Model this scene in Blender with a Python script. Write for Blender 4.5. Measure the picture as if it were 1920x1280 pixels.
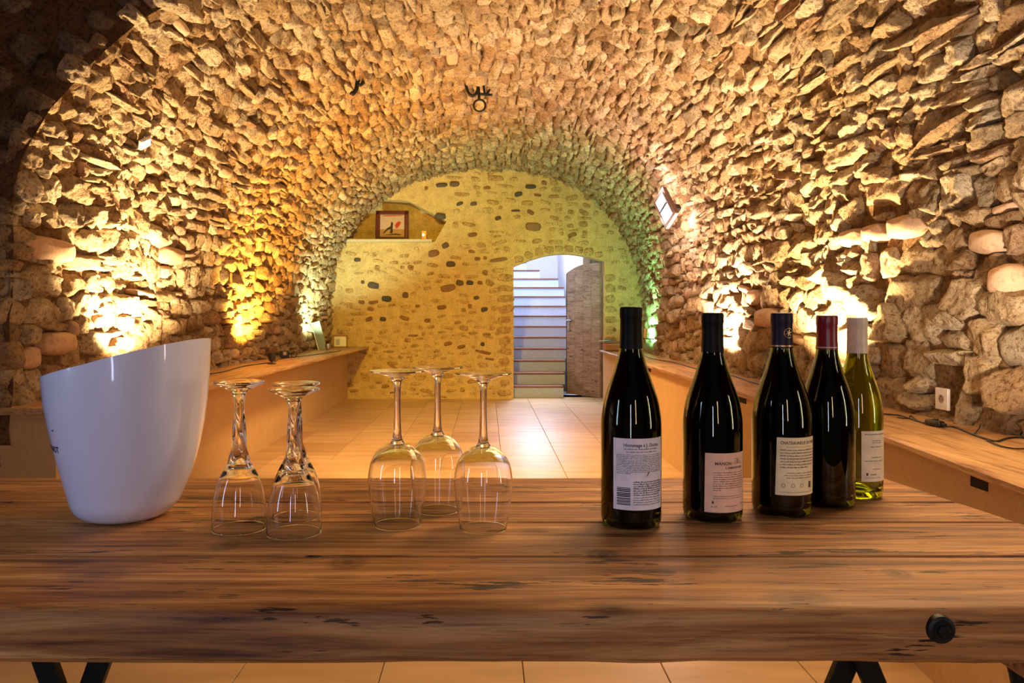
import bpy, bmesh, math, random
import numpy as np
from mathutils import Vector, Matrix

for o in list(bpy.data.objects):
    bpy.data.objects.remove(o)
SC = bpy.context.scene
COL = SC.collection
PI = math.pi
R = math.radians

# ------------------------------------------------------------------ camera, world, light, exposure
CAMZ = 1.09
cam_d = bpy.data.cameras.new('camera')
cam = bpy.data.objects.new('camera', cam_d)
COL.objects.link(cam)
cam.location = (0, 0, CAMZ)
cam.rotation_euler = (R(90), 0, 0)
cam_d.sensor_width = 36
cam_d.lens = 26.25
cam_d.shift_x = 47 / 1920
cam_d.shift_y = -45 / 1920
cam_d.clip_start = 0.02
SC.camera = cam

SC.view_settings.view_transform = 'Standard'
SC.view_settings.look = 'None'
SC.view_settings.exposure = 0.0
SC.view_settings.gamma = 1
SC.view_settings.use_curve_mapping = False
try:
    SC.cycles.use_denoising = True
    SC.cycles.max_bounces = 12
    SC.cycles.transmission_bounces = 12
    SC.cycles.diffuse_bounces = 4
    SC.cycles.glossy_bounces = 5
    SC.cycles.sample_clamp_indirect = 4
    SC.cycles.blur_glossy = 0.5
except Exception:
    pass

W = bpy.data.worlds.new('world')
SC.world = W
W.use_nodes = True
W.node_tree.nodes['Background'].inputs[0].default_value = (0.95, 0.62, 0.42, 1)
W.node_tree.nodes['Background'].inputs[1].default_value = 0.045


def lamp(name, kind, loc, energy, color, size=0.05, rot=None, target=None, size_y=None, spot=None, blend=0.6):
    d = bpy.data.lights.new(name, kind)
    d.energy = energy
    d.color = color
    if kind == 'AREA':
        d.size = size
        if size_y:
            d.shape = 'RECTANGLE'
            d.size_y = size_y
    else:
        d.shadow_soft_size = size
    if kind == 'SPOT':
        d.spot_size = R(spot or 90)
        d.spot_blend = blend
    o = bpy.data.objects.new(name, d)
    COL.objects.link(o)
    o.location = loc
    if target is not None:
        o.rotation_euler = (Vector(target) - Vector(loc)).to_track_quat('-Z', 'Y').to_euler()
    elif rot:
        o.rotation_euler = rot
    return o


YELL = (1.0, 0.55, 0.012)
# cool daylight from the front room: a narrow window behind the camera, another to its left
lamp('front_window_light', 'AREA', (-0.28, -1.25, 1.10), 8, (0.66, 0.72, 1.0), 0.09, target=(-0.3, 1.1, 0.95), size_y=1.1)
lamp('side_window_light', 'AREA', (-1.75, 0.15, 1.25), 6, (0.56, 0.69, 1.0), 0.14, target=(-0.2, 1.1, 0.9), size_y=0.9)
lamp('front_lamp_light', 'AREA', (0.50, -1.0, 1.35), 5, (1.0, 0.66, 0.45), 0.07, target=(0.4, 1.1, 0.9), size_y=0.9)
lamp('right_side_lamp', 'AREA', (1.72, 0.45, 1.15), 4, (1.0, 0.86, 0.72), 0.06, target=(0.0, 1.1, 0.9), size_y=0.8)
# lamps of the vault, above and beside the picture, and two added unseen fills
lamp('vault_spot_back_wall', 'SPOT', (-0.55, 4.4, 2.7), 600, YELL, 0.10, target=(-0.45, 10.0, 1.35), spot=52, blend=0.9)
lamp('vault_spot_floor', 'SPOT', (0.0, 4.6, 2.8), 700, (1.0, 0.58, 0.22), 0.25, target=(-0.1, 6.1, 0.0), spot=86, blend=0.8)
lamp('table_fill', 'AREA', (1.15, 1.95, 2.2), 38, (1.0, 0.62, 0.30), 1.1, target=(0.9, 1.15, 0.8), size_y=0.8)  # added soft light to brighten the table, no fixture hangs there
lamp('vault_fill', 'POINT', (0.3, 3.6, 1.6), 10, (1.0, 0.60, 0.26), 0.35)  # added fill, lifts the mid-tones of the stones
lamp('right_wall_uplight', 'SPOT', (1.40, 1.7, 0.8), 95, (1.0, 0.80, 0.62), 0.05, target=(1.75, 3.0, 2.3), spot=115, blend=0.8)
# daylight down the stairwell
lamp('stair_daylight', 'AREA', (0.75, 11.6, 3.6), 190, (0.72, 0.80, 1.0), 1.0, target=(0.75, 11.3, 0.3), size_y=1.6)
lamp('stair_daylight_spill', 'SPOT', (0.72, 11.5, 2.1), 230, (0.74, 0.78, 1.0), 0.25, target=(0.75, 8.6, 0.0), spot=42, blend=0.7)

# ------------------------------------------------------------------ helpers


def _h(i, j, k, seed):
    n = (i * 374761393 + j * 668265263 + k * 1274126177 + seed * 974711) & 0xFFFFFFFF
    n = ((n ^ (n >> 13)) * 1103515245) & 0xFFFFFFFF
    n = (n ^ (n >> 16)) & 0xFFFFFFFF
    n = (n * 2246822519) & 0xFFFFFFFF
    n = n ^ (n >> 15)
    return (n & 0xFFFF) / 32767.5 - 1.0


def vnoise(p, seed=0):
    p = np.asarray(p, float)
    i = np.floor(p).astype(np.int64)
    f = p - i
    f = f * f * (3 - 2 * f)
    r = 0
    for a in (0, 1):
        for b in (0, 1):
            for c in (0, 1):
                w = (f[..., 0] if a else 1 - f[..., 0]) * (f[..., 1] if b else 1 - f[..., 1]) * (f[..., 2] if c else 1 - f[..., 2])
                r = r + w * _h(i[..., 0] + a, i[..., 1] + b, i[..., 2] + c, seed)
    return r


def fbm(p, octs=3, seed=0):
    r = 0
    a = 1
    p = np.asarray(p, float)
    for o in range(octs):
        r = r + a * vnoise(p * (2.03 ** o), seed + o * 7)
        a *= 0.5
    return r


def mesh_np(name, V, Q, cols=None, smooth=True):
    me = bpy.data.meshes.new(name)
    V = np.ascontiguousarray(V, np.float32)
    Q = np.ascontiguousarray(Q, np.int32)
    n = Q.shape[1]
    me.vertices.add(len(V))
    me.vertices.foreach_set('co', V.ravel())
    me.loops.add(Q.size)
    me.loops.foreach_set('vertex_index', Q.ravel())
    me.polygons.add(len(Q))
    me.polygons.foreach_set('loop_start', np.arange(0, Q.size, n, dtype=np.int32))
    me.polygons.foreach_set('loop_total', np.full(len(Q), n, np.int32))
    if smooth:
        me.polygons.foreach_set('use_smooth', np.ones(len(Q), bool))
    if cols is not None:
        at = me.color_attributes.new('Col', 'FLOAT_COLOR', 'POINT')
        c = np.ones((len(V), 4), np.float32)
        c[:, :3] = cols
        at.data.foreach_set('color', c.ravel())
    me.update()
    me.validate()
    return me


def link(name, me, mat=None, parent=None, loc=None):
    o = bpy.data.objects.new(name, me)
    COL.objects.link(o)
    if mat is not None and me is not None and not me.materials:
        me.materials.append(mat)
    if parent is not None:
        o.parent = parent
    if loc is not None:
        o.location = loc
    return o


def tag(o, label=None, cat=None, group=None, kind=None):
    if label:
        o['label'] = label
    if cat:
        o['category'] = cat
    if group:
        o['group'] = group
    if kind:
        o['kind'] = kind
    return o


def empty(name, loc=(0, 0, 0), rz=0, label=None, cat=None, group=None, kind=None):
    o = bpy.data.objects.new(name, None)
    COL.objects.link(o)
    o.empty_display_size = 0.05
    o.location = loc
    o.rotation_euler = (0, 0, rz)
    return tag(o, label, cat, group, kind)


class MB:
    """collects simple shapes into one mesh"""

    def __init__(s):
        s.bm = bmesh.new()

    def box(s, c, d, M=None, bev=0.0, seg=2):
        b = bmesh.new()
        bmesh.ops.create_cube(b, size=1)
        for v in b.verts:
            v.co = Vector((v.co.x * d[0], v.co.y * d[1], v.co.z * d[2]))
        if bev:
            bmesh.ops.bevel(b, geom=b.edges[:], offset=bev, segments=seg, affect='EDGES', profile=0.5)
        for v in b.verts:
            v.co = v.co + Vector(c)
        if M is not None:
            bmesh.ops.transform(b, matrix=M, verts=b.verts)
        s._add(b)
        return s

    def _add(s, b):
        me = bpy.data.meshes.new('t')
        b.to_mesh(me)
        b.free()
        s.bm.from_mesh(me)
        bpy.data.meshes.remove(me)

    def lathe(s, prof, seg=48, M=None, closed=False, twist=None):
        b = bmesh.new()
        rings = []
        for r, z in prof:
            if r < 1e-6:
                rings.append([b.verts.new((0, 0, z))])
            else:
                rings.append([b.verts.new((r * math.cos(2 * PI * k / seg), r * math.sin(2 * PI * k / seg), z)) for k in range(seg)])
        n = len(rings)
        for i in range(n if closed else n - 1):
            A, B = rings[i], rings[(i + 1) % n]
            for k in range(seg):
                k2 = (k + 1) % seg
                if len(A) == 1 and len(B) == 1:
                    break
                if len(A) == 1:
                    b.faces.new((A[0], B[k2], B[k]))
                elif len(B) == 1:
                    b.faces.new((A[k], A[k2], B[0]))
                else:
                    b.faces.new((A[k], A[k2], B[k2], B[k]))
        bmesh.ops.recalc_face_normals(b, faces=b.faces)
        if M is not None:
            bmesh.ops.transform(b, matrix=M, verts=b.verts)
        s._add(b)
        return s

    def tube(s, pts, r, seg=8, M=None, cap=True, loop=False):
        b = bmesh.new()
        pts = [Vector(p) for p in pts]
        n = len(pts)
        rings = []
        up = Vector((0, 0, 1))
        t0 = (pts[1] - pts[0]).normalized()
        if abs(t0.dot(up)) > 0.95:
            up = Vector((1, 0, 0))
        nrm = t0.cross(up).normalized()
        for i in range(n):
            a = pts[(i - 1) % n] if (i > 0 or loop) else pts[i]
            c = pts[(i + 1) % n] if (i < n - 1 or loop) else pts[i]
            t = (c - a).normalized()
            nrm = (nrm - t * nrm.dot(t)).normalized()
            bn = t.cross(nrm)
            rr = r[i] if isinstance(r, (list, tuple)) else r
            rings.append([b.verts.new(pts[i] + (nrm * math.cos(2 * PI * k / seg) + bn * math.sin(2 * PI * k / seg)) * rr) for k in range(seg)])
        for i in range(n if loop else n - 1):
            A, B = rings[i], rings[(i + 1) % n]
            for k in range(seg):
                k2 = (k + 1) % seg
                b.faces.new((A[k], A[k2], B[k2], B[k]))
        if cap and not loop:
            b.faces.new(rings[0][::-1])
            b.faces.new(rings[-1])
        bmesh.ops.recalc_face_normals(b, faces=b.faces)
        if M is not None:
            bmesh.ops.transform(b, matrix=M, verts=b.verts)
        s._add(b)
        return s

    def raw(s, V, F, M=None):
        b = bmesh.new()
        vs = [b.verts.new(v) for v in V]
        for f in F:
            try:
                b.faces.new([vs[i] for i in f])
            except ValueError:
                pass
        if M is not None:
            bmesh.ops.transform(b, matrix=M, verts=b.verts)
        s._add(b)
        return s

    def build(s, name, mat, parent=None, smooth=False, loc=None, angle=None):
        me = bpy.data.meshes.new(name)
        s.bm.to_mesh(me)
        s.bm.free()
        if smooth:
            me.polygons.foreach_set('use_smooth', np.ones(len(me.polygons), bool))
            if angle:
                try:
                    me.set_sharp_from_angle(angle=R(angle))
                except Exception:
                    pass
        me.update()
        return link(name, me, mat, parent, loc)


def spline(pts, n=6):
    """Catmull-Rom through the points"""
    P = [Vector(p) for p in pts]
    P = [P[0] * 2 - P[1]] + P + [P[-1] * 2 - P[-2]]
    out = []
    for i in range(1, len(P) - 2):
        a, b, c, d = P[i - 1:i + 3]
        for k in range(n):
            t = k / n
            out.append(0.5 * ((2 * b) + (c - a) * t + (2 * a - 5 * b + 4 * c - d) * t * t + (3 * b - a - 3 * c + d) * t ** 3))
    out.append(P[-2])
    return out


# ------------------------------------------------------------------ materials


class NT:
    def __init__(s, name):
        s.m = bpy.data.materials.new(name)
        s.m.use_nodes = True
        s.t = s.m.node_tree
        s.n = s.t.nodes
        s.b = s.n['Principled BSDF']

    def new(s, typ, **kw):
        nd = s.n.new(typ)
        for k, v in kw.items():
            if k.startswith('i_'):
                nd.inputs[k[2:].replace('_', ' ')].default_value = v
            else:
                setattr(nd, k, v)
        return nd

    def l(s, a, b):
        s.t.links.new(a, b)

    def set(s, **kw):
        for k, v in kw.items():
            s.b.inputs[k.replace('_', ' ')].default_value = v
        return s

    def ramp(s, fac, stops):
        r = s.n.new('ShaderNodeValToRGB')
        el = r.color_ramp.elements
        while len(el) < len(stops):
            el.new(0.5)
        for e, (p, c) in zip(el, stops):
            e.position = p
            e.color = (c[0], c[1], c[2], 1)
        s.l(fac, r.inputs[0])
        return r

    def mix(s, a, b, fac, mode='MIX'):
        m = s.n.new('ShaderNodeMix')
        m.data_type = 'RGBA'
        m.blend_type = mode
        for idx, v in ((6, a), (7, b)):
            if isinstance(v, (tuple, list)):
                m.inputs[idx].default_value = (v[0], v[1], v[2], 1)
            else:
                s.l(v, m.inputs[idx])
        if isinstance(fac, (int, float)):
            m.inputs[0].default_value = fac
        else:
            s.l(fac, m.inputs[0])
        return m.outputs[2]

    def bump(s, h, strength=0.5, dist=0.01, prev=None):
        b = s.n.new('ShaderNodeBump')
        b.inputs['Strength'].default_value = strength
        b.inputs['Distance'].default_value = dist
        s.l(h, b.inputs['Height'])
        if prev is not None:
            s.l(prev, b.inputs['Normal'])
        return b.outputs[0]


def plain(name, col, rough=0.6, metal=0.0, spec=0.5, coat=0.0):
    m = NT(name)
    m.set(Base_Color=(col[0], col[1], col[2], 1), Roughness=rough, Metallic=metal)
    m.b.inputs['Specular IOR Level'].default_value = spec
    m.b.inputs['Coat Weight'].default_value = coat
    tc = m.new('ShaderNodeTexCoord')
    n = m.new('ShaderNodeTexNoise', i_Scale=60.0, i_Detail=3.0)
    m.l(tc.outputs['Object'], n.inputs['Vector'])
    c = m.ramp(n.outputs[0], [(0.3, [x * 0.88 for x in col]), (0.7, [min(1, x * 1.08) for x in col])])
    m.l(c.outputs[0], m.b.inputs['Base Color'])
    return m.m


def stone_mat(name, base=None, rough=0.92, bs=1.0, con=1.0):
    m = NT(name)
    m.set(Roughness=rough)
    m.b.inputs['Specular IOR Level'].default_value = 0.25
    tc = m.new('ShaderNodeNewGeometry')
    n1 = m.new('ShaderNodeTexNoise', i_Scale=9.0, i_Detail=6.0, i_Roughness=0.65)
    n2 = m.new('ShaderNodeTexNoise', i_Scale=55.0, i_Detail=5.0, i_Roughness=0.7)
    vo = m.new('ShaderNodeTexVoronoi', i_Scale=38.0)
    for x in (n1, n2, vo):
        m.l(tc.outputs['Position'], x.inputs['Vector'])
    if base is None:
        at = m.new('ShaderNodeVertexColor', layer_name='Col')
        src = at.outputs[0]
    else:
        src = tuple(base)
    r1 = m.ramp(n1.outputs[0], [(0.3, (0.62, 0.52, 0.42)), (0.5, (0.95, 0.92, 0.88)), (0.72, (1.25, 1.2, 1.1))])
    c = m.mix(src, r1.outputs[0], con, 'MULTIPLY')
    r2 = m.ramp(n2.outputs[0], [(0.36, (0.36, 0.23, 0.13)), (0.5, (1, 1, 1))])
    c = m.mix(c, r2.outputs[0], 0.85 * con, 'MULTIPLY')
    m.l(c, m.b.inputs['Base Color'])
    b = m.bump(n1.outputs[0], min(1, 0.8 * bs), 0.045)
    b = m.bump(n2.outputs[0], min(1, 1.0 * bs), 0.022, b)
    m.l(b, m.b.inputs['Normal'])
    return m.m


def wood_mat(name, dark, mid, light, gs=1.0, rough=0.55, cracks=True, coords='Object', knots=True, at=()):
    m = NT(name)
    m.set(Roughness=rough)
    m.b.inputs['Specular IOR Level'].default_value = 0.4
    tc = m.new('ShaderNodeTexCoord')
    oi = m.new('ShaderNodeObjectInfo')
    add = m.new('ShaderNodeVectorMath', operation='ADD')
    mul = m.new('ShaderNodeVectorMath', operation='SCALE')
    mul.inputs['Scale'].default_value = 7.3
    cb = m.new('ShaderNodeCombineXYZ')
    for k in range(3):
        m.l(oi.outputs['Random'], cb.inputs[k])
    m.l(cb.outputs[0], mul.inputs[0])
    m.l(tc.outputs[coords], add.inputs[0])
    m.l(mul.outputs[0], add.inputs[1])

    def mapped(sc):
        mp = m.new('ShaderNodeMapping')
        mp.inputs['Scale'].default_value = sc
        m.l(add.outputs[0], mp.inputs[0])
        return mp.outputs[0]
    warp = m.new('ShaderNodeTexNoise', i_Scale=1.0, i_Detail=2.0)
    m.l(mapped((1.6 * gs, 7 * gs, 7 * gs)), warp.inputs['Vector'])
    g1 = m.new('ShaderNodeTexNoise', i_Scale=1.0, i_Detail=8.0, i_Roughness=0.62, i_Distortion=0.9)
    m.l(mapped((2.6 * gs, 40 * gs, 40 * gs)), g1.inputs['Vector'])
    g2 = m.new('ShaderNodeTexNoise', i_Scale=1.0, i_Detail=5.0, i_Roughness=0.7, i_Distortion=0.3)
    m.l(mapped((5 * gs, 120 * gs, 120 * gs)), g2.inputs['Vector'])
    c = m.ramp(g1.outputs[0], [(0.32, dark), (0.5, mid), (0.68, light)])
    c2 = m.ramp(g2.outputs[0], [(0.36, (0.42, 0.30, 0.22)), (0.5, (0.95, 0.93, 0.9)), (0.72, (1.22, 1.18, 1.1))])
    out = m.mix(c.outputs[0], c2.outputs[0], 0.85, 'MULTIPLY')
    c3 = m.ramp(warp.outputs[0], [(0.35, (0.72, 0.66, 0.6)), (0.6, (1.08, 1.06, 1.04))])
    out = m.mix(out, c3.outputs[0], 0.9, 'MULTIPLY')
    nrm = m.bump(g2.outputs[0], 0.25, 0.002)
    if cracks:
        ck = m.new('ShaderNodeTexNoise', i_Scale=1.0, i_Detail=4.0, i_Roughness=0.55)
        m.l(mapped((22 * gs, 230 * gs, 230 * gs)), ck.inputs['Vector'])
        cm = m.new('ShaderNodeTexNoise', i_Scale=1.0, i_Detail=2.0)
        m.l(mapped((6 * gs, 22 * gs, 22 * gs)), cm.inputs['Vector'])
        mu = m.new('ShaderNodeMath', operation='MULTIPLY')
        m.l(ck.outputs[0], mu.inputs[0])
        m.l(cm.outputs[0], mu.inputs[1])
        cr = m.ramp(mu.outputs[0], [(0.35, (0, 0, 0)), (0.375, (1, 1, 1))])
        out = m.mix(out, (0.035, 0.014, 0.006), cr.outputs[0])
        inv = m.new('ShaderNodeMath', operation='SUBTRACT')
        inv.inputs[0].default_value = 1
        m.l(cr.outputs[0], inv.inputs[1])
        nrm = m.bump(inv.outputs[0], 0.6, 0.002, nrm)
    if knots:
        vo = m.new('ShaderNodeTexVoronoi', i_Scale=1.0)
        m.l(mapped((4.2 * gs, 9.5 * gs, 9.5 * gs)), vo.inputs['Vector'])
        kr = m.ramp(vo.outputs['Distance'], [(0.02, (1, 1, 1)), (0.09, (0.35, 0.35, 0.35)), (0.17, (0, 0, 0))])
        out = m.mix(out, (0.10, 0.035, 0.012), kr.outputs[0])
    for (kx, ky, ax, ay, colr, st) in at:      # single knots of the boards
        sb = m.new('ShaderNodeMapping')
        sb.inputs['Location'].default_value = (-kx / ax, -ky / ay, 0)
        sb.inputs['Scale'].default_value = (1 / ax, 1 / ay, 0)
        m.l(tc.outputs[coords], sb.inputs[0])
        wob = m.mix(sb.outputs[0], g1.outputs[1], 0.22)
        sb2 = m.new('ShaderNodeVectorMath', operation='ADD')
        m.l(wob, sb2.inputs[0])
        sb2.inputs[1].default_value = (-0.11, -0.11, 0)
        ln = m.new('ShaderNodeVectorMath', operation='LENGTH')
        mm = m.new('ShaderNodeVectorMath', operation='MULTIPLY')
        m.l(sb2.outputs[0], mm.inputs[0])
        mm.inputs[1].default_value = (1, 1, 0)
        m.l(mm.outputs[0], ln.inputs[0])
        k2 = m.ramp(ln.outputs['Value'], [(0.0, (st, st, st)), (0.22, (st,) * 3), (0.34, (st * 0.6,) * 3), (0.62, (st * 0.72,) * 3), (0.8, (st * 0.35,) * 3), (1.0, (0, 0, 0))])
        out = m.mix(out, colr, k2.outputs[0])
    m.l(out, m.b.inputs['Base Color'])
    m.l(nrm, m.b.inputs['Normal'])
    return m.m


def glass_mat(name, col=(1, 1, 1), ior=1.47, rough=0.0):
    m = NT(name)
    m.set(Base_Color=(col[0], col[1], col[2], 1), Roughness=rough, IOR=ior)
    m.b.inputs['Transmission Weight'].default_value = 1.0
    return m.m


def emit_mat(name, col, st):
    m = NT(name)
    m.b.inputs['Emission Color'].default_value = (col[0], col[1], col[2], 1)
    m.b.inputs['Emission Strength'].default_value = st
    m.set(Base_Color=(col[0], col[1], col[2], 1))
    return m.m


M_STONE = stone_mat('limestone')
M_PEBBLE = stone_mat('river_pebble', rough=0.7, bs=0.12, con=0.4)
M_MORTAR = stone_mat('earth_mortar', (0.27, 0.165, 0.075))
M_LIME = stone_mat('lime_plaster', (0.68, 0.54, 0.27), bs=0.4, con=0.6)
M_WSTONE = stone_mat('wall_stone', None, bs=0.5)
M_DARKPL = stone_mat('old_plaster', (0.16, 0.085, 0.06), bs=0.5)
M_TABLE = wood_mat('old_pine', (0.17, 0.066, 0.022), (0.43, 0.205, 0.068), (0.68, 0.40, 0.16), at=[(-0.3333, -0.0977, 0.0177, 0.025, (0.13, 0.05, 0.018), 0.75), (-0.1649, -0.1653, 0.0215, 0.0255, (0.07, 0.025, 0.01), 0.8), (0.1418, -0.1349, 0.0196, 0.0189, (0.04, 0.015, 0.008), 0.9), (0.4653, -0.2029, 0.0145, 0.0162, (0.1, 0.04, 0.018), 0.8), (-0.4417, -0.2064, 0.0362, 0.0285, (0.1, 0.04, 0.018), 0.5), (0.3236, -0.2782, 0.0331, 0.0179, (0.04, 0.015, 0.008), 0.6), (0.2044, -0.2011, 0.0097, 0.009, (0.05, 0.02, 0.01), 0.8), (-0.3705, -0.2676, 0.0447, 0.0107, (0.08, 0.03, 0.012), 0.5)])
M_BENCHW = wood_mat('bench_board', (0.42, 0.24, 0.11), (0.55, 0.35, 0.17), (0.64, 0.43, 0.23), gs=0.6, cracks=False, knots=False, rough=0.45)
M_BENCHP = stone_mat('bench_plaster', (0.64, 0.44, 0.22), bs=0.08, con=0.15)
M_IRON = plain('black_iron', (0.012, 0.014, 0.014), 0.5, 0.6)
M_BLACK = plain('black_plastic', (0.012, 0.012, 0.014), 0.35)
M_WHITEW = plain('white_wall_paint', (0.72, 0.72, 0.78), 0.8)
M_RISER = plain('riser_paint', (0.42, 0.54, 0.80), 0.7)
M_TREAD = wood_mat('tread_wood', (0.14, 0.05, 0.03), (0.22, 0.09, 0.05), (0.30, 0.13, 0.075), cracks=False, knots=False)
M_DOOR = wood_mat('door_wood', (0.27, 0.20, 0.19), (0.38, 0.31, 0.30), (0.46, 0.38, 0.37), gs=1.5, knots=False)
M_GLASS = glass_mat('clear_glass')
M_BGLASS = glass_mat('dark_green_glass', (0.12, 0.16, 0.014), 1.5)
M_BGLASS2 = glass_mat('olive_glass', (0.50, 0.56, 0.05), 1.5)
M_WINE = plain('red_wine', (0.004, 0.0015, 0.002), 0.25)
M_WWINE = glass_mat('white_wine', (0.62, 0.66, 0.14), 1.34)
M_BUCKET = NT('white_plastic').set(Base_Color=(0.66, 0.69, 0.88, 1), Roughness=0.35)
M_BUCKET.b.inputs['Coat Weight'].default_value = 0.8
M_BUCKET.b.inputs['Coat Roughness'].default_value = 0.06
M_BUCKET = M_BUCKET.m
M_INK = plain('dark_ink', (0.03, 0.025, 0.03), 0.7)
M_INKBR = plain('brown_ink', (0.10, 0.05, 0.04), 0.7)
M_PLASTIC = plain('white_socket_plastic', (0.78, 0.75, 0.72), 0.35)
M_GREY = plain('grey_metal', (0.35, 0.36, 0.38), 0.35, 0.8)
M_VENT = plain('vent_dark', (0.01, 0.008, 0.006), 0.9)

# ------------------------------------------------------------------ vault geometry
A0, ZS, BV, NE = 2.10, 1.15, 1.96, 2.2
YE = 10.0


def _profile():
    pts = [(-A0, 0.0), (-A0, ZS)]
    for k in range(1, 200):
        t = PI - PI * k / 200
        c, s = math.cos(t), math.sin(t)
        pts.append((A0 * math.copysign(abs(c) ** (2 / NE), c), ZS + BV * s ** (2 / NE)))
    pts += [(A0, ZS), (A0, 0.0)]
    P = np.array(pts)
    L = np.concatenate([[0], np.cumsum(np.linalg.norm(np.diff(P, axis=0), axis=1))])
    return P, L


PROF, PL = _profile()
SLEN = PL[-1]


def sstep(a, b, x):
    t = np.clip((x - a) / (b - a), 0, 1)
    return t * t * (3 - 2 * t)


def vault_raw(s, y):
    x = np.interp(s, PL, PROF[:, 0])
    z = np.interp(s, PL, PROF[:, 1])
    dl = 0.34 * (1 - sstep(7.4, 10.0, y))
    wz = 1 - 0.8 * sstep(1.0, 2.9, z)
    x = x - np.where(x > 0, dl * wz * np.clip(x / A0, 0, 1), 0)
    return np.stack([x, y + 0 * x, z], -1)


def vault(s, y, h=0.0):
    """point on the vault surface, h metres proud of it towards the room"""
    s = np.asarray(s, float)
    y = np.asarray(y, float)
    e = 0.05
    p = vault_raw(s, y)
    ds = vault_raw(np.clip(s + e, 0, SLEN), y) - vault_raw(np.clip(s - e, 0, SLEN), y)
    dy = vault_raw(s, y + e) - vault_raw(s, y - e)
    n = np.cross(ds, dy)
    n /= np.linalg.norm(n, axis=-1, keepdims=True)
    # point inward (towards the axis x=0, z=1.2)
    c = np.stack([-p[..., 0], 0 * p[..., 0], 1.2 - p[..., 2]], -1)
    sg = np.sign((n * c).sum(-1, keepdims=True))
    n = n * sg
    bul = 0.045 * vnoise(np.stack([s * 0.9, y * 0.9, 0 * s + 3.3], -1), 5)
    return p + n * (np.asarray(h) + bul)[..., None]


S_LEFT = ZS + 0.25            # arc length where wall_left becomes ceiling
S_RIGHT = SLEN - ZS - 0.25


def y_front(s):
    """front end of the vault: further back on the left, where it stops at an arch"""
    s = np.asarray(s, float)
    left = 3.25 + 0.35 * sstep(1.6, 3.0, s)
    return left + (1.2 - left) * sstep(3.7, 4.4, s)


def grid_quads(nu, nv):
    i = np.arange(nu - 1)[:, None] * nv + np.arange(nv - 1)[None]
    i = i.ravel()
    return np.stack([i, i + 1, i + nv + 1, i + nv], 1)


def shell(name, s0, s1):
    ns = max(4, int((s1 - s0) / 0.06))
    nv = 150
    S, T = np.meshgrid(np.linspace(s0, s1, ns), np.linspace(0, 1, nv), indexing='ij')
    yf = y_front(S)
    Y = yf + T * (YE + 0.12 - yf)
    H = 0.006 + 0.016 * fbm(np.stack([S * 9, Y * 9, 0 * S], -1), 3, 11)
    V = vault(S, Y, H).reshape(-1, 3)
    me = mesh_np(name, V, grid_quads(ns, nv))
    return tag(link(name, me, M_MORTAR), kind='structure')


wall_left = shell('wall_left', 0.0, S_LEFT)
ceiling = shell('ceiling', S_LEFT, S_RIGHT)
wall_right = shell('wall_right', S_RIGHT, SLEN)

rng = np.random.default_rng(7)


def project(P):
    d = np.maximum(P[..., 1], 0.05)
    return 913 + 1400 * P[..., 0] / d, 595 - 1400 * (P[..., 2] - CAMZ) / d


PAL = [((0.62, 0.50, 0.32), 5), ((0.54, 0.41, 0.24), 4), ((0.70, 0.60, 0.42), 3.4), ((0.42, 0.29, 0.16), 1.6), ((0.52, 0.36, 0.22), 1.2), ((0.42, 0.35, 0.24), 1.0)]
_pw = np.array([w for _, w in PAL])
_pw = _pw / _pw.sum()
PALC = np.array([c for c, _ in PAL])


def stone_patch(nu, nv, ls, ly, H, rough, tilt, ry, seed, smoothness=0.0, power=3.2):
    """local stone: offsets (s, y, h) on a grid; ls, ly half sizes; the rim sinks behind the surface"""
    a = np.linspace(-1, 1, nu)
    b = np.linspace(-1, 1, nv)
    a = np.sign(a) * np.abs(a) ** 0.85
    b = np.sign(b) * np.abs(b) ** 0.85
    Aa, Bb = np.meshgrid(a, b, indexing='ij')
    k = 0.5556 if smoothness > 0.3 else 0.22
    x = Aa * np.sqrt(1 - k * Bb * Bb * 0.9)
    y = Bb * np.sqrt(1 - k * Aa * Aa * 0.9)
    ang = np.arctan2(y, x)
    ph = rng.uniform(0, 6.28, 4)
    j = 1 + (0.07 * np.sin(2 * ang + ph[0]) + 0.06 * np.sin(3 * ang + ph[1]) + 0.05 * np.sin(5 * ang + ph[2])) * (1 - smoothness)
    rr = np.maximum(np.abs(Aa), np.abs(Bb))
    x = x * j
    y = y * j
    nx, ny = x * ls, y * ly
    q = np.stack([nx * 15 + seed * 3.1, ny * 15, 0 * nx + seed], -1)
    if smoothness > 0.3 or power == 9:
        dome = np.clip(1 - rr ** power, 0, 1) ** 0.55
        h = H * dome
        no = fbm(q, 3, 3)
        h = h + rough * 0.75 * no * dome ** 0.5
    else:
        # broken block: a tilted face cut off by steep random facets
        f = 1.0 + tilt * x + ry * y
        n = rng.integers(4, 8)
        t0 = rng.uniform(0, 6.28)
        for i in range(n):
            t = t0 + 2 * PI * i / n + rng.uniform(-0.35, 0.35)
            c = rng.uniform(0.80, 1.12)
            kk = rng.uniform(1.3, 6.0)
            f = np.minimum(f, (c - (x * math.cos(t) + y * math.sin(t))) * kk)
        f = np.clip(f, -0.25, 3)
        no = fbm(q, 3, 3)
        rid = 1 - np.abs(vnoise(q * 2.1, 21)) * 2.2
        dome = np.clip((1 - rr) * 6, 0, 1)
        h = f * H + (rough * 0.8 * no + rough * 0.55 * rid) * (0.35 + 0.65 * dome)
        # ragged rim
        jj = vnoise(q * 1.6 + 31.7, 5) * 0.10
        nx = nx * (1 + jj)
        ny = ny * (1 + jj * 0.7)
    h = np.where(rr > 0.999, -0.035, h)
    sc = np.where(rr > 0.999, 0.96, 1.0)
    return nx * sc, ny * sc, h


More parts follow.
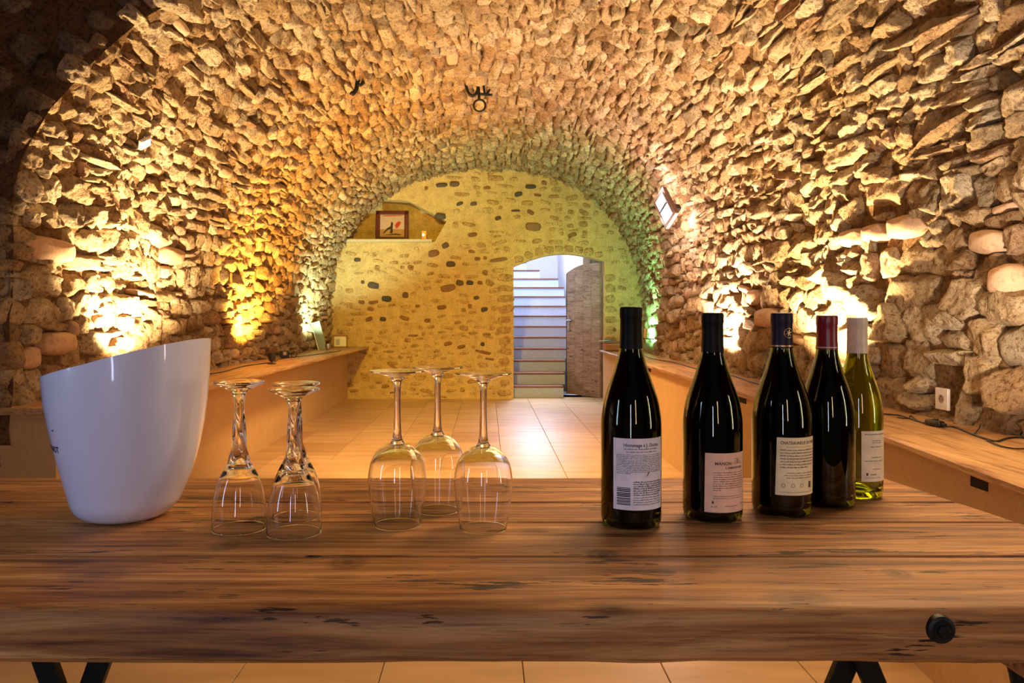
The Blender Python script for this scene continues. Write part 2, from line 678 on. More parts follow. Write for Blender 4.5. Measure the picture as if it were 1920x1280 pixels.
def make_stones():
    jobs = []
    s = 0.52
    row = 0
    while s < SLEN - 0.55:
        zc = np.interp(s, PL, PROF[:, 1])
        low = zc < 1.35
        hgt = rng.uniform(0.085, 0.15) if low else rng.uniform(0.066, 0.125)
        y = float(y_front(s)) - rng.uniform(0, 0.06)
        while y < YE + 0.05:
            far = sstep(5.5, 9.0, y)
            ln = rng.lognormal(math.log(0.17 if low else 0.155), 0.38) * (1 - 0.22 * far)
            ln = min(max(ln, 0.07), 0.42)
            ys = y + ln / 2
            so = s + hgt / 2 + 0.055 * math.sin(ys * 1.9 + s * 0.7) + 0.035 * math.sin(ys * 4.3 + s * 2.1) + rng.normal(0, 0.008)
            pieces = [(so, hgt)]
            if ln > 0.13 and rng.random() < 0.22:
                sp = rng.uniform(0.4, 0.6)
                pieces = [(so - hgt / 2 * (1 - sp), hgt * sp), (so + hgt / 2 * sp, hgt * (1 - sp))]
            for (sc, hh) in pieces:
                jobs.append((sc, ys, hh, ln))
            y += ln * 0.985
        s += hgt * 0.97
        row += 1
    out = {'l': [], 'c': [], 'r': []}
    for (sc, ys, hh, ln) in jobs:
        if ys - ln * 0.5 < float(y_front(sc)) - 0.08:
            continue
        if sc < 0.62 or sc > SLEN - 0.62:
            continue
        c = vault(np.array(sc), np.array(ys))
        px, py = project(c)
        m = 260 + 300 / max(1, c[1])
        if px < -m or px > 1920 + m or py < -m or py > 1500:
            continue
        out['l' if sc < S_LEFT else ('r' if sc > S_RIGHT else 'c')].append((sc, ys, hh, ln, px, py, c))
    return out


FIX = []   # spots kept clear (s, y, radius) for the socket and the lamp housings


def lay(parent, lst, key):
    items = []
    for idx, (sc, ys, hh, ln, px, py, c) in enumerate(lst):
        if any((sc - fs) ** 2 + (ys - fy) ** 2 < fr * fr for fs, fy, fr in FIX):
            continue
        d = c[1]
        inside = -30 < px < 1950 and -30 < py < 960
        size = hh * ln / (d * d) * (1 if inside else 0.02)
        items.append((size, idx, sc, ys, hh, ln, d, c))
    items.sort(key=lambda t: -t[0])
    VV, QQ, CC = [], [], []
    off = 0
    for rank, (size, idx, sc, ys, hh, ln, d, c) in enumerate(items):
        near = d < 4.6
        nu, nv = (17, 23) if near else ((11, 15) if d < 6.5 else (8, 10))
        peb = rng.random() < (0.07 if key != 'c' else 0.025)
        big = (hh * ln) ** 0.5
        H = rng.uniform(0.020, 0.060) * (0.7 + big * 2.5)
        if peb:
            ds, dy, h = stone_patch(nu, nv, hh * 0.48, ln * 0.48, H * 1.2, 0.001, 0, 0, idx * 1.37, 0.9, 2.0)
            col = np.array([(0.54, 0.38, 0.24), (0.48, 0.33, 0.22), (0.58, 0.42, 0.28)][idx % 3])
        else:
            ds, dy, h = stone_patch(nu, nv, hh * 0.60, ln * 0.56, H, rng.uniform(0.009, 0.018), rng.normal(0.0, 0.42), rng.normal(0, 0.32), idx * 1.37, 0.0, rng.choice([2.4, 3.4, 5.0]))
            col = PALC[rng.choice(len(PALC), p=_pw)] * rng.uniform(0.86, 1.12)
        rot = rng.normal(0, 0.10)
        S = sc + ds * math.cos(rot) - dy * math.sin(rot)
        Y = ys + ds * math.sin(rot) + dy * math.cos(rot)
        V = vault(S, Y, h).reshape(-1, 3)
        Q = grid_quads(nu, nv)
        if rank < 295:
            me = mesh_np('stone', V - c, Q, np.broadcast_to(col, V.shape))
            link('stone', me, M_PEBBLE if peb else M_STONE, parent, c)
        else:
            VV.append(V)
            QQ.append(Q + off)
            CC.append(np.broadcast_to(col, V.shape))
            off += len(V)
    if VV:
        me = mesh_np('small_stones', np.concatenate(VV), np.concatenate(QQ), np.concatenate(CC))
        tag(link('small_stones', me, M_STONE, parent), kind='stuff')
    return len(items)


# wall spots to keep clear
def find_sy(px, py, lo, hi):
    """vault coordinates (s, y) met by the line of sight through a photo point; used once to read off places"""
    S, Y = np.meshgrid(np.linspace(lo, hi, 400), np.linspace(1.3, 10, 500), indexing='ij')
    P = vault(S, Y)
    X, Z = project(P)
    k = np.argmin((X - px) ** 2 + (Z - py) ** 2)
    return float(S.ravel()[k]), float(Y.ravel()[k])


SOCK = find_sy(1791, 747, SLEN - 1.6, SLEN - 0.5)
FLOODR = find_sy(1292, 378, SLEN * 0.5, SLEN - 1.3)
FLOODL = find_sy(257, 262, 1.2, SLEN * 0.5)
HOOK = find_sy(893, 160, SLEN * 0.4, SLEN * 0.6)
HOOK2 = find_sy(676, 150, SLEN * 0.3, SLEN * 0.6)
print('places', SOCK, FLOODR, FLOODL, HOOK, HOOK2, 'S', SLEN)
FIX += [(SOCK[0], SOCK[1], 0.10), (FLOODR[0], FLOODR[1], 0.10), (FLOODL[0], FLOODL[1], 0.05)]

# smooth river stones that stand out in the walls: photo place, width and height in pixels there
BIGPEB = []
for (px, py, w, h) in ((82, 466, 112, 44), (1612, 446, 50, 34), (1653, 437, 46, 34), (1715, 424, 78, 44), (1905, 528, 46, 62), (100, 645, 70, 44), (312, 478, 48, 34)):
    q = find_sy(px, py, 0.9 if px < 900 else SLEN - 3.2, 3.2 if px < 900 else SLEN - 0.7)
    c = vault(np.array(q[0]), np.array(q[1]))
    hh = h * c[1] / 1400 * 1.15
    ln = min(0.55, w * c[1] ** 2 / (1400 * abs(c[0])))
    BIGPEB.append((q[0], q[1], hh, ln, px, py, c))
    FIX.append((q[0], q[1], hh * 0.55))
    if ln > 0.25:
        FIX.append((q[0], q[1] - ln * 0.25, hh * 0.5))
        FIX.append((q[0], q[1] + ln * 0.25, hh * 0.5))
ST = make_stones()
n1 = lay(wall_left, ST['l'], 'l')
n2 = lay(ceiling, ST['c'], 'c')
n3 = lay(wall_right, ST['r'], 'r')
print('stones', n1, n2, n3)
for k, (sc, ys, hh, ln, px, py, c) in enumerate(BIGPEB):
    ds, dy, h = stone_patch(15, 21, hh * 0.5, ln * 0.5, 0.085, 0.002, 0, 0, 77 + k, 0.7, 2.0)
    V = vault(sc + ds, ys + dy, h).reshape(-1, 3)
    par = wall_left if sc < S_LEFT else (wall_right if sc > S_RIGHT else ceiling)
    link('stone', mesh_np('stone', V - c, grid_quads(15, 21), np.broadcast_to(np.array([(0.56, 0.37, 0.23), (0.60, 0.41, 0.26)][k % 2]), V.shape)), M_PEBBLE, par, c)

# arch face where the vault stops on the left, and the darker front vault beyond it
sN = 90
ss = np.linspace(0, 4.1, sN)
inner = vault(ss, y_front(ss), 0.0)
base = vault_raw(ss, y_front(ss))
cen = np.stack([0 * ss, base[:, 1], 0 * ss + 1.0], -1)
outd = base - cen
outd[:, 2] = np.where(base[:, 2] < ZS, 0, outd[:, 2])
outd /= np.linalg.norm(outd, axis=1, keepdims=True)
rows = []
for k, t in enumerate(np.linspace(-0.03, 1.3, 20)):
    P = inner + outd * t
    P[:, 1] += 0.03 * fbm(np.stack([ss * 5, 0 * ss + t * 5, 0 * ss], -1), 3, 8) - 0.01
    rows.append(P)
V = np.stack(rows, 0).reshape(-1, 3)
arch = tag(link('trim_1', mesh_np('trim_1', V, grid_quads(20, sN)), M_MORTAR), kind='structure')
# its rough stones, colour darkened to stand in for the shade on this face
cnt = 0
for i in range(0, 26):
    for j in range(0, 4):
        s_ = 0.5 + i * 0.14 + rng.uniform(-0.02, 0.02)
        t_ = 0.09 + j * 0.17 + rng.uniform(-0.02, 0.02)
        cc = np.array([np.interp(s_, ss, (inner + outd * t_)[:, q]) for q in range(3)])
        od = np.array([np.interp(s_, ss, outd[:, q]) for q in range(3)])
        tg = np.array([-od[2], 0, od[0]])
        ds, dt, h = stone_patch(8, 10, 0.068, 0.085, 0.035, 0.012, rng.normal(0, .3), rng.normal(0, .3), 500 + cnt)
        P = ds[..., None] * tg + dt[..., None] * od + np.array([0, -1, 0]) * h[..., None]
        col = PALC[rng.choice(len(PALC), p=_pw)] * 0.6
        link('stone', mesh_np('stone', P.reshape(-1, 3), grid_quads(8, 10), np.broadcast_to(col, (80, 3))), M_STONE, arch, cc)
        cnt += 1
# smooth plaster vault of the front room on the left
ns = 60
s2 = np.linspace(0, SLEN, ns)
b0 = np.stack([np.interp(s2, PL, PROF[:, 0]), 0 * s2, np.interp(s2, PL, PROF[:, 1])], -1)
dd = b0 - np.array([0, 0, 1.0])
dd[:, 2] = np.where(b0[:, 2] < ZS, 0, dd[:, 2])
dd /= np.linalg.norm(dd, axis=1, keepdims=True)
b1 = b0 + dd * 0.75
yy = np.linspace(-2.5, 3.75, 30)
V = np.stack([b1 + np.array([0, q, 0]) for q in yy], 0)
V = V + 0.02 * fbm(V * 2.0, 2, 4)[..., None]
V[:, b1[:, 0] > 0.2, 1] = np.minimum(V[:, b1[:, 0] > 0.2, 1], 1.25)
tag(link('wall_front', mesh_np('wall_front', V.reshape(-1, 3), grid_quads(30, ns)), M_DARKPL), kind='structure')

# ------------------------------------------------------------------ back wall with doorway and niche


def at10(px, py):
    return ((px - 913) / 140.0, CAMZ - (py - 595) / 140.0)


DX0, DX1 = 0.357, 1.571
door_arc = [(DX0, 1.77)] + [(DX0 + (DX1 - DX0) * t, 1.77 + 0.07 * t + 0.135 * math.sin(PI * t)) for t in (0.1, 0.2, 0.3, 0.4, 0.5, 0.6, 0.7, 0.8, 0.9)] + [(DX1, 1.84)]
hole = [(DX0, 0.0)] + door_arc + [(DX1, 0.0)]
NX0, NX1, NZ0, NZ1 = -2.0, -0.70, 2.16, 2.70
bm = bmesh.new()


def ring(b, pts, y):
    vs = [b.verts.new((x, y, z)) for x, z in pts]
    return vs, [b.edges.new((vs[i], vs[(i + 1) % len(vs)])) for i in range(len(vs))]


outer = [(-2.5, -0.02), (DX0, -0.02)] + door_arc + [(DX1, -0.02), (2.5, -0.02), (2.5, 3.4), (-2.5, 3.4)]
vo, eo = ring(bm, outer, YE)
niche_pts = [(NX0, NZ0), (NX1 - 0.0, NZ0 - 0.06), (NX1 + 0.16, NZ0 + 0.22), (NX1 - 0.35, NZ1 - 0.05), (NX0 + 0.2, NZ1)]
vi, ei = ring(bm, niche_pts, YE)
bmesh.ops.triangle_fill(bm, edges=eo + ei, use_beauty=True)
# reveals of the doorway
DT = 0.16
for a, b in zip([(DX0, -0.02)] + door_arc, door_arc + [(DX1, -0.02)]):
    bm.faces.new([bm.verts.new(p) for p in ((a[0], YE, a[1]), (b[0], YE, b[1]), (b[0], YE + DT, b[1]), (a[0], YE + DT, a[1]))])
ND = 0.35
for i in range(5):
    a, b = niche_pts[i], niche_pts[(i + 1) % 5]
    bm.faces.new([bm.verts.new(p) for p in ((a[0], YE, a[1]), (b[0], YE, b[1]), (b[0], YE + ND, b[1]), (a[0], YE + ND, a[1]))])
bm.faces.new([bm.verts.new((a[0], YE + ND, a[1])) for a in niche_pts])
me = bpy.data.meshes.new('wall_back')
bmesh.ops.recalc_face_normals(bm, faces=bm.faces)
bm.to_mesh(me)
bm.free()
wall_back = tag(link('wall_back', me, M_LIME), kind='structure')


def in_prof(x, z, mrg=0.02):
    if z < ZS:
        return abs(x) < A0 - mrg
    q = (abs(x) / A0) ** NE + ((z - ZS) / BV) ** NE
    return q < 0.985


def in_hole(x, z, m=0.05):
    if DX0 - m < x < DX1 + m and z < 1.98 + m * 0.5:
        return True
    if NX0 - m < x < NX1 + 0.16 + m and NZ0 - 0.1 - m < z < NZ1 + m:
        return True
    return False


def wall_stone(x, z, w, h, H, col, seed, mat, soft=0.0):
    ds, dt, hh = stone_patch(8, 11, h / 2, w / 2, H, 0.004, 0, 0, seed, max(0.35, soft), 2.0)
    ro = rng.normal(0, 0.16)
    P = np.stack([dt * math.cos(ro) - ds * math.sin(ro), -hh, dt * math.sin(ro) + ds * math.cos(ro)], -1).reshape(-1, 3)
    return P, grid_quads(8, 11), np.broadcast_to(np.array(col), (88, 3)), np.array([x, YE, z]), mat


pebs = [(700, 535, 26, 15), (760, 553, 14, 14), (725, 560, 22, 14), (692, 598, 16, 10), (718, 598, 14, 10), (862, 530, 17, 13), (881, 530, 15, 11), (900, 530, 11, 9),
        (908, 580, 15, 11), (893, 558, 12, 9), (670, 487, 15, 9), (828, 576, 20, 10), (828, 347, 26, 10), (852, 345, 22, 13), (972, 364, 18, 11), (995, 398, 16, 10), (934, 409, 14, 9), (888, 382, 15, 9),
        (862, 382, 15, 8), (886, 440, 20, 10), (826, 405, 24, 14), (835, 460, 16, 13), (995, 350, 24, 10), (1008, 366, 16, 6), (967, 395, 20, 5), (680, 529, 8, 8), (840, 540, 34, 16), (813, 475, 24, 16),
        (845, 495, 20, 14), (1000, 425, 34, 20), (935, 487, 40, 9), (865, 650, 18, 8), (905, 645, 9, 10)]
placed = []
stones = []
for k, (px, py, w, h) in enumerate(pebs):
    x, z = at10(px, py)
    w, h = w / 140, h / 140
    placed.append((x, z, w / 2, h / 2))
    dark = [(0.10, 0.085, 0.075), (0.14, 0.10, 0.08), (0.08, 0.08, 0.085), (0.24, 0.13, 0.08)][k % 4] if w < 0.2 else (0.27, 0.17, 0.10)
    stones.append((w * h + 1, wall_stone(x, z, w, h, 0.020, dark, 900 + k, M_PEBBLE, 0.6)))
z = 0.05
row = 0
while z < 3.1:
    hr = rng.uniform(0.055, 0.115)
    x = -2.1 + rng.uniform(0, 0.1)
    while x < 2.1:
        w = min(0.34, max(0.07, rng.lognormal(math.log(0.15), 0.4)))
        xc, zc = x + w / 2, z + hr / 2 + rng.uniform(-0.02, 0.02) + 0.03 * math.sin(x * 2.3 + z * 3)
        h = hr * rng.uniform(0.5, 1.05)
        ok = in_prof(xc, zc, 0.06) and not in_hole(xc, zc, 0.02 + w * 0.42) and rng.random() < 0.8
        if ok:
            for (ax, az, aw, ah) in placed:
                if abs(ax - xc) < aw + w / 2 and abs(az - zc) < ah + h / 2:
                    ok = False
                    break
        if ok:
            f = rng.random()
            col = (0.60, 0.46, 0.23) if f < 0.5 else ((0.50, 0.36, 0.17) if f < 0.74 else ((0.66, 0.53, 0.29) if f < 0.93 else (0.34, 0.21, 0.10)))
            stones.append((w * h, wall_stone(xc, zc, w * 0.86, h, rng.uniform(0.004, 0.012), col, 1300 + len(stones), M_WSTONE)))
        x += w + rng.uniform(0.005, 0.03)
    z += hr
stones.sort(key=lambda t: -t[0])
VV, QQ, CC, off = [], [], [], 0
for k, (_, (P, Q, C_, loc, mt)) in enumerate(stones):
    if k < 300:
        link('stone', mesh_np('stone', P, Q, C_), mt, wall_back, loc)
    else:
        VV.append(P + loc)
        QQ.append(Q + off)
        CC.append(C_)
        off += len(P)
if VV:
    tag(link('small_stones', mesh_np('small_stones', np.concatenate(VV), np.concatenate(QQ), np.concatenate(CC)), M_WSTONE, wall_back), kind='stuff')
# arch stones round the doorway: a rough edge of voussoirs and jamb stones
k = 0
edge = []
for t in np.linspace(0.06, 0.94, 9):
    edge.append((DX0 + (DX1 - DX0) * t, 1.77 + 0.07 * t + 0.135 * math.sin(PI * t) + 0.07, 0.15, 0.13))
for zz in np.arange(0.08, 1.75, 0.14):
    edge.append((DX0 - 0.10 + rng.uniform(-0.03, 0.0), zz, rng.uniform(0.15, 0.26), 0.13))
    edge.append((DX1 + 0.08, zz, 0.17, 0.13))
for (x, z, w, h) in edge:
    P, Q, C_, loc, mt = wall_stone(x, z, w * rng.uniform(0.85, 1.05), h * rng.uniform(0.75, 1.1), 0.013, (0.55, 0.41, 0.21), 2000 + k, M_WSTONE)
    link('stone', mesh_np('stone', P, Q, C_), mt, wall_back, loc)
    k += 1
# board forming the sill of the niche
MB().box((-1.36, YE + 0.10, NZ0 - 0.045), (1.26, 0.38, 0.035), bev=0.006).build('sill_board', plain('sill_plaster', (0.62, 0.55, 0.38), 0.8), wall_back)

# ------------------------------------------------------------------ floor
fl = MB()
fl.box((0, 4.0, -0.06), (6.4, 13.4, 0.08))
floor = tag(fl.build('floor', plain('floor_bed', (0.42, 0.27, 0.14), 0.9)), kind='structure')


def tile_mat():
    m = NT('floor_tile')
    m.set(Roughness=0.38)
    oi = m.new('ShaderNodeObjectInfo')
    c = m.ramp(oi.outputs['Random'], [(0.0, (0.44, 0.285, 0.145)), (0.12, (0.53, 0.36, 0.19)), (0.5, (0.60, 0.43, 0.245)), (1.0, (0.56, 0.385, 0.21))])
    g = m.new('ShaderNodeNewGeometry')
    mp = m.new('ShaderNodeMapping')
    mp.inputs['Scale'].default_value = (1.5, 7, 1)
    m.l(g.outputs['Position'], mp.inputs[0])
    n = m.new('ShaderNodeTexNoise', i_Scale=1.3, i_Detail=6.0)
    m.l(mp.outputs[0], n.inputs['Vector'])
    r = m.ramp(n.outputs[0], [(0.3, (0.8, 0.74, 0.66)), (0.65, (1.08, 1.06, 1.02))])
    o = m.mix(c.outputs[0], r.outputs[0], 1.0, 'MULTIPLY')
    m.l(o, m.b.inputs['Base Color'])
    m.l(m.bump(n.outputs[0], 0.15, 0.004), m.b.inputs['Normal'])
    return m.m


M_TILE = tile_mat()
tw, tl = 0.437, 0.62
tb = MB()
tb.box((0, 0, 0), (tw - 0.0025, tl - 0.0025, 0.02), bev=0.002, seg=1)
t0 = tb.build('tile', M_TILE, floor)
first = True
for iy in range(0, 16):
    for ix in range(-4, 5):
        x = 0.112 + (ix - 0.5) * tw + 0.0
        y = 0.62 + iy * tl + tl / 2 - 0.3
        if abs(x) > 2.0:
            continue
        o = t0 if first else t0.copy()
        if not first:
            COL.objects.link(o)
        o.location = (x, y, -0.010 + random.Random(ix * 50 + iy).uniform(-0.0007, 0.0))
        first = False

# ------------------------------------------------------------------ benches along the walls
BZ = 0.70


def bench(name, side, y0, y1, front0, front1, face_in, back, label, vents):
    root = empty(name, (0, 0, 0), 0, label, 'bench')
    fr = lambda y: float(np.interp(y, front0, front1))
    n = 3
    # board: made of lengths butted end to end
    ys = [y0] + [y for y in front0 if y0 < y < y1] + [y1]
    for a, b in zip(ys[:-1], ys[1:]):
        b_ = b - 0.003
        V = []
        for (yy_, ) in ((a,), (b_,)):
            f = fr(yy_)
            V += [(side * back, yy_, BZ), (side * f, yy_, BZ), (side * (f - 0.006), yy_, BZ - 0.006), (side * (f - 0.006), yy_, BZ - 0.020), (side * f, yy_, BZ - 0.026), (side * back, yy_, BZ - 0.026)]
        F = [(i, (i + 1) % 6, (i + 1) % 6 + 6, i + 6) for i in range(6)] + [tuple(range(6)), tuple(range(11, 5, -1))]
        m = MB().raw(V, F)
        bmesh.ops.recalc_face_normals(m.bm, faces=m.bm.faces)
        m.build('board', M_BENCHY, root)
    # plastered base
    V, F = [], []
    ysb = [y0 + 0.03] + [y for y in front0 if y0 < y < y1] + [y1]
    for yy_ in ysb:
        f = fr(yy_) + face_in
        V += [(side * back, yy_, 0), (side * f, yy_, 0), (side * f, yy_, BZ - 0.027), (side * back, yy_, BZ - 0.027)]
    for q in range(len(ysb) - 1):
        F += [(4 * q + i, 4 * q + (i + 1) % 4, 4 * q + (i + 1) % 4 + 4, 4 * q + i + 4) for i in range(4)]
    F += [(3, 2, 1, 0), tuple(len(V) - 4 + i for i in range(4))]
    m = MB().raw(V, F)
    bmesh.ops.recalc_face_normals(m.bm, faces=m.bm.faces)
    m.build('plaster_base', M_BENCHP, root)
    for (vy, vl) in vents:
        f = fr(vy) + face_in
        vb = MB()
        vb.box((side * (f - 0.001), vy, BZ - 0.046), (0.008, vl, 0.036))
        vb.build('vent', M_VENT, root)
    return root


M_BENCHY = M_BENCHW
mp = [n for n in M_BENCHW.node_tree.nodes if n.type == 'MAPPING']
for n in mp:
    n.inputs['Rotation'].default_value = (0, 0, 0)
    s_ = n.inputs['Scale'].default_value
    n.inputs['Scale'].default_value = (s_[1] * 0.5, s_[0], s_[2])
bench_l = bench('wall_bench', -1, 3.20, YE, (3.1, 5.6, 7.8, 10.1), (1.585,) * 4, 0.28, 2.2, 'long low bench against the stone wall on the left, pale board over plaster', [(6.9, 0.22), (8.3, 0.22), (5.3, 0.22)])
bench_r = bench('wall_bench', 1, 0.7, 8.95, (0.7, 1.73, 2.5, 6.0, 9.0), (1.20, 1.25, 1.325, 1.33, 1.36), 0.035, 2.0, 'long low bench under the wall socket on the right, pale board over plaster', [(1.98, 0.07), (4.0, 0.16), (6.3, 0.16)])

# ------------------------------------------------------------------ stairwell
sx0, sx1 = 0.365, 1.29
wl = MB()
wl.box((sx0 - 0.06, 12.3, 1.9), (0.1, 4.2, 4.0))
tag(wl.build('wall_stair_left', M_WHITEW), kind='structure')
wl = MB()
wl.box((sx1 + 0.11, 12.42, 1.9), (0.1, 3.84, 4.0))
wl.box((1.98, 10.98, 1.9), (1.0, 0.06, 4.0))
wl.box((2.3, 10.55, 1.9), (0.08, 0.8, 4.0))
tag(wl.build('wall_stair_right', M_WHITEW), kind='structure')
wl = MB()
wl.box((0.68, 14.3, 1.9), (1.5, 0.1, 4.2))
tag(wl.build('wall_stair_back', M_WHITEW), kind='structure')
wl = MB()
wl.box((1.45, 12.28, 3.95), (2.4, 4.2, 0.1))
tag(wl.build('ceiling_stair', M_WHITEW), kind='structure')
tag(MB().box((0.9, 10.6, -0.06), (2.8, 1.2, 0.08)).build('floor_stair', M_WHITEW), kind='structure')
stair = empty('staircase', (0.7, 10.1, 0), 0, 'white-painted stairs with brown wooden treads climbing beyond the open doorway', 'stairs')
for k in range(13):
    y = 10.14 + 0.262 * k
    z = 0.16 * (k + 1)
    x1 = (1.04, 1.085, 1.12, 1.16)[k] if k < 4 else sx1 if k < 10 else (1.22 if k == 10 else (0.92 if k == 11 else 0.7))
    MB().box((((sx0 + x1) / 2), y + 0.01, z - 0.08 - 0.011), (x1 - sx0, 0.02, 0.138)).build('riser', M_RISER, None).parent = stair
    MB().box((((sx0 + x1) / 2), y + 0.131, z - 0.011), (x1 - sx0, 0.262 + 0.03, 0.022), bev=0.004).build('tread', M_TREAD, None).parent = stair
for o in stair.children:
    o.location = (-0.7, -10.1, 0)

# ------------------------------------------------------------------ door leaf, swung open
th = 52
Lf = 0.64
door = empty('door_1', (DX1 - 0.03, YE + 0.10, 0.0), 0)
tag(door, kind='structure')
door.rotation_euler = (0, 0, PI - R(th))   # local +X runs from the hinge to the free edge
nb = 4
for k in range(nb):
    a, b = Lf * k / nb, Lf * (k + 1) / nb - 0.003
    tops = []
    def top(x):
        return 1.83 - 0.11 * max(0, (x - 0.22) / 0.42) ** 2
    V = []
    for yy_ in (-0.02, 0.02):
        V += [(a, yy_, 0.01), (b, yy_, 0.01), (b, yy_, top(b)), ((a + b) / 2, yy_, top((a + b) / 2)), (a, yy_, top(a))]
    F = [(0, 1, 2, 3, 4), (9, 8, 7, 6, 5)] + [(i, (i + 5), (i + 1) % 5 + 5, (i + 1) % 5) for i in range(5)]
    m = MB().raw(V, F)
    bmesh.ops.recalc_face_normals(m.bm, faces=m.bm.faces)
    m.build('board', M_DOORZ if 'M_DOORZ' in globals() else M_DOOR, door)
MB().box((Lf + 0.003, 0, 0.86), (0.008, 0.044, 1.70)).build('edge_strip', M_IRON, door)
hd = MB()
hd.box((Lf - 0.05, 0.026, 1.0), (0.04, 0.012, 0.2), bev=0.003)
hd.tube([(Lf - 0.05, 0.03, 1.05), (Lf - 0.05, 0.07, 1.05), (Lf - 0.15, 0.075, 1.05)], 0.009)
hd.box((Lf + 0.01, 0.0, 1.0), (0.02, 0.03, 0.14), bev=0.003)
hd.tube([(Lf - 0.05, -0.03, 1.05), (Lf - 0.05, -0.07, 1.05), (Lf + 0.06, -0.075, 1.05)], 0.009)
tag(hd.build('door_handle', M_GREY, door), 'grey metal lever handle')

# ------------------------------------------------------------------ table
TZ = 0.80
table = empty('trestle_table', (0, 1.05, 0), 0, 'heavy old pine plank table on black iron legs, holding bottles and glasses', 'table')
PLB = [0.742, 0.907, 1.058, 1.172, 1.352]
XL = -1.25


def xend(y):
    return 0.715 + (1.352 - y) * 0.118


def plank(y0, y1, seed, thick, front=False):
    nx, prof = 90, []
    # cross section (y, z) going round
    g = 0.0016
    a, b = y0 + g, y1 - g
    r = 0.012 if front else 0.003
    seg = [(b, 0), (b - 0.003, 0.003 - 0.003)]
    top_pts = [(b, -0.003), (b - 0.003, 0.0)]
    m_ = 5
    for i in range(1, m_):
        top_pts.append((b + (a - b) * i / m_, 0.0))
    if front:
        top_pts += [(a + 0.016, -0.0002), (a + 0.008, -0.002), (a + 0.003, -0.006), (a + 0.0008, -0.012), (a, -0.022), (a + 0.0005, -0.036), (a, -thick + 0.006), (a + 0.006, -thick)]
    else:
        top_pts += [(a + 0.003, 0.0), (a, -0.003), (a, -thick)]
    top_pts += [(b, -thick)]
    rs = np.linspace(0, 1, nx)
    V = []
    for t in rs:
        for (yy_, zz) in top_pts:
            x = XL + (xend(yy_) - XL) * t
            V.append((x, yy_, TZ + zz))
    V = np.array(V)
    n = len(top_pts)
    # slow waviness of the sawn edges; the top stays level
    e = fbm(np.stack([V[:, 0] * 3, 0 * V[:, 0], 0 * V[:, 0] + seed], -1), 3, seed)
    low = V[:, 2] < TZ - 0.001
    isf = (np.abs(V[:, 1] - a) < 0.017)
    if front:
        V[:, 1] += np.where(isf, 0.0022 * e, 0)
        e2 = fbm(np.stack([V[:, 0] * 9, V[:, 2] * 40, 0 * V[:, 0] + 4], -1), 3, seed + 3)
        V[:, 1] += np.where(isf & low, 0.0016 * e2, 0)
        V[:, 2] += np.where((V[:, 2] < TZ - thick + 0.01), 0.0025 * fbm(np.stack([V[:, 0] * 7, 0 * V[:, 0], 0 * V[:, 0] + 9], -1), 3, 2), 0)
    else:
        V[:, 1] += np.where(np.abs(V[:, 1] - a) < 0.0035, 0.0006 * e, 0)
    Q = []
    for i in range(nx - 1):
        for j in range(n):
            j2 = (j + 1) % n
            Q.append((i * n + j, i * n + j2, (i + 1) * n + j2, (i + 1) * n + j))
    b_ = MB().raw([tuple(v - np.array([0, 1.05, 0])) for v in V], Q + [tuple(range(n)), tuple(range(nx * n - 1, nx * n - n - 1, -1))])
    bmesh.ops.recalc_face_normals(b_.bm, faces=b_.bm.faces)
    return b_.build('plank', M_TABLE, table, smooth=True, angle=35)


TH = 0.056
plank(PLB[0], PLB[1], 3, TH, True)
plank(PLB[1], PLB[2], 14, TH)
plank(PLB[2], PLB[3], 25, TH)
plank(PLB[3], PLB[4], 36, TH)
# battens below
for bx in (-0.95, 0.62):
    MB().box((bx, 0.0, TZ - TH - 0.022), (0.09, 0.54, 0.04), bev=0.004).build('batten', M_TABLE, table)
# bolt in the front edge
Mb = Matrix.Translation((0.4505, 0.741 - 1.05, 0.7805)) @ Matrix.Rotation(R(90), 4, 'X')
bo = MB()
bo.lathe([(0, 0.0030), (0.0105, 0.0030), (0.0135, 0.0018), (0.0142, -0.004)], 32, M=Mb)
bo.lathe([(0, 0.0075), (0.0052, 0.0072), (0.0062, 0.0062), (0.0062, 0.001)], 6, M=Mb)
tag(bo.build('bolt', M_IRON, table), 'black iron bolt head with round washer')


def legs(cx, cy, zc, spread_up, spread_dn, w):
    """crossed flat iron bars, like a saw-horse seen from the front"""
    zt = TZ - TH - 0.04
    kk = spread_dn
    for sgn in (-1, 1):
        p_top = Vector((cx + sgn * kk * (zt - zc), cy + 0.012 * sgn, zt))
        p_bot = Vector((cx - sgn * kk * (zc - 0.0), cy + 0.012 * sgn, 0.0))
        d = (p_bot - p_top)
        L = d.length
        Mx = Matrix.Translation((p_top + p_bot) / 2) @ d.to_track_quat('Z', 'Y').to_matrix().to_4x4()
        m = MB()
        m.box((0, 0, 0), (0.014, w, L) if False else (w, 0.014, L), M=Matrix.Translation((p_top + p_bot) / 2) @ Matrix.Rotation(math.atan2(d.x, d.z) + PI, 4, 'Y'), bev=0.002, seg=1)
        m.box((p_bot.x, p_bot.y, 0.006), (w * 1.6, 0.05, 0.012), bev=0.002, seg=1)
        m.build('leg', M_IRON, table)


# left: bars cross low down; right: bars cross just below the top
ly = 0.95 - 1.05
sc_ = 0.95 / 1400
legs((140 - 913) * sc_, ly, CAMZ - (1355 - 595) * sc_, 0, 0.36, 0.027)
legs((1608 - 913) * sc_, ly, CAMZ - (1190 - 595) * sc_ - 0.02, 0, 0.42, 0.027)
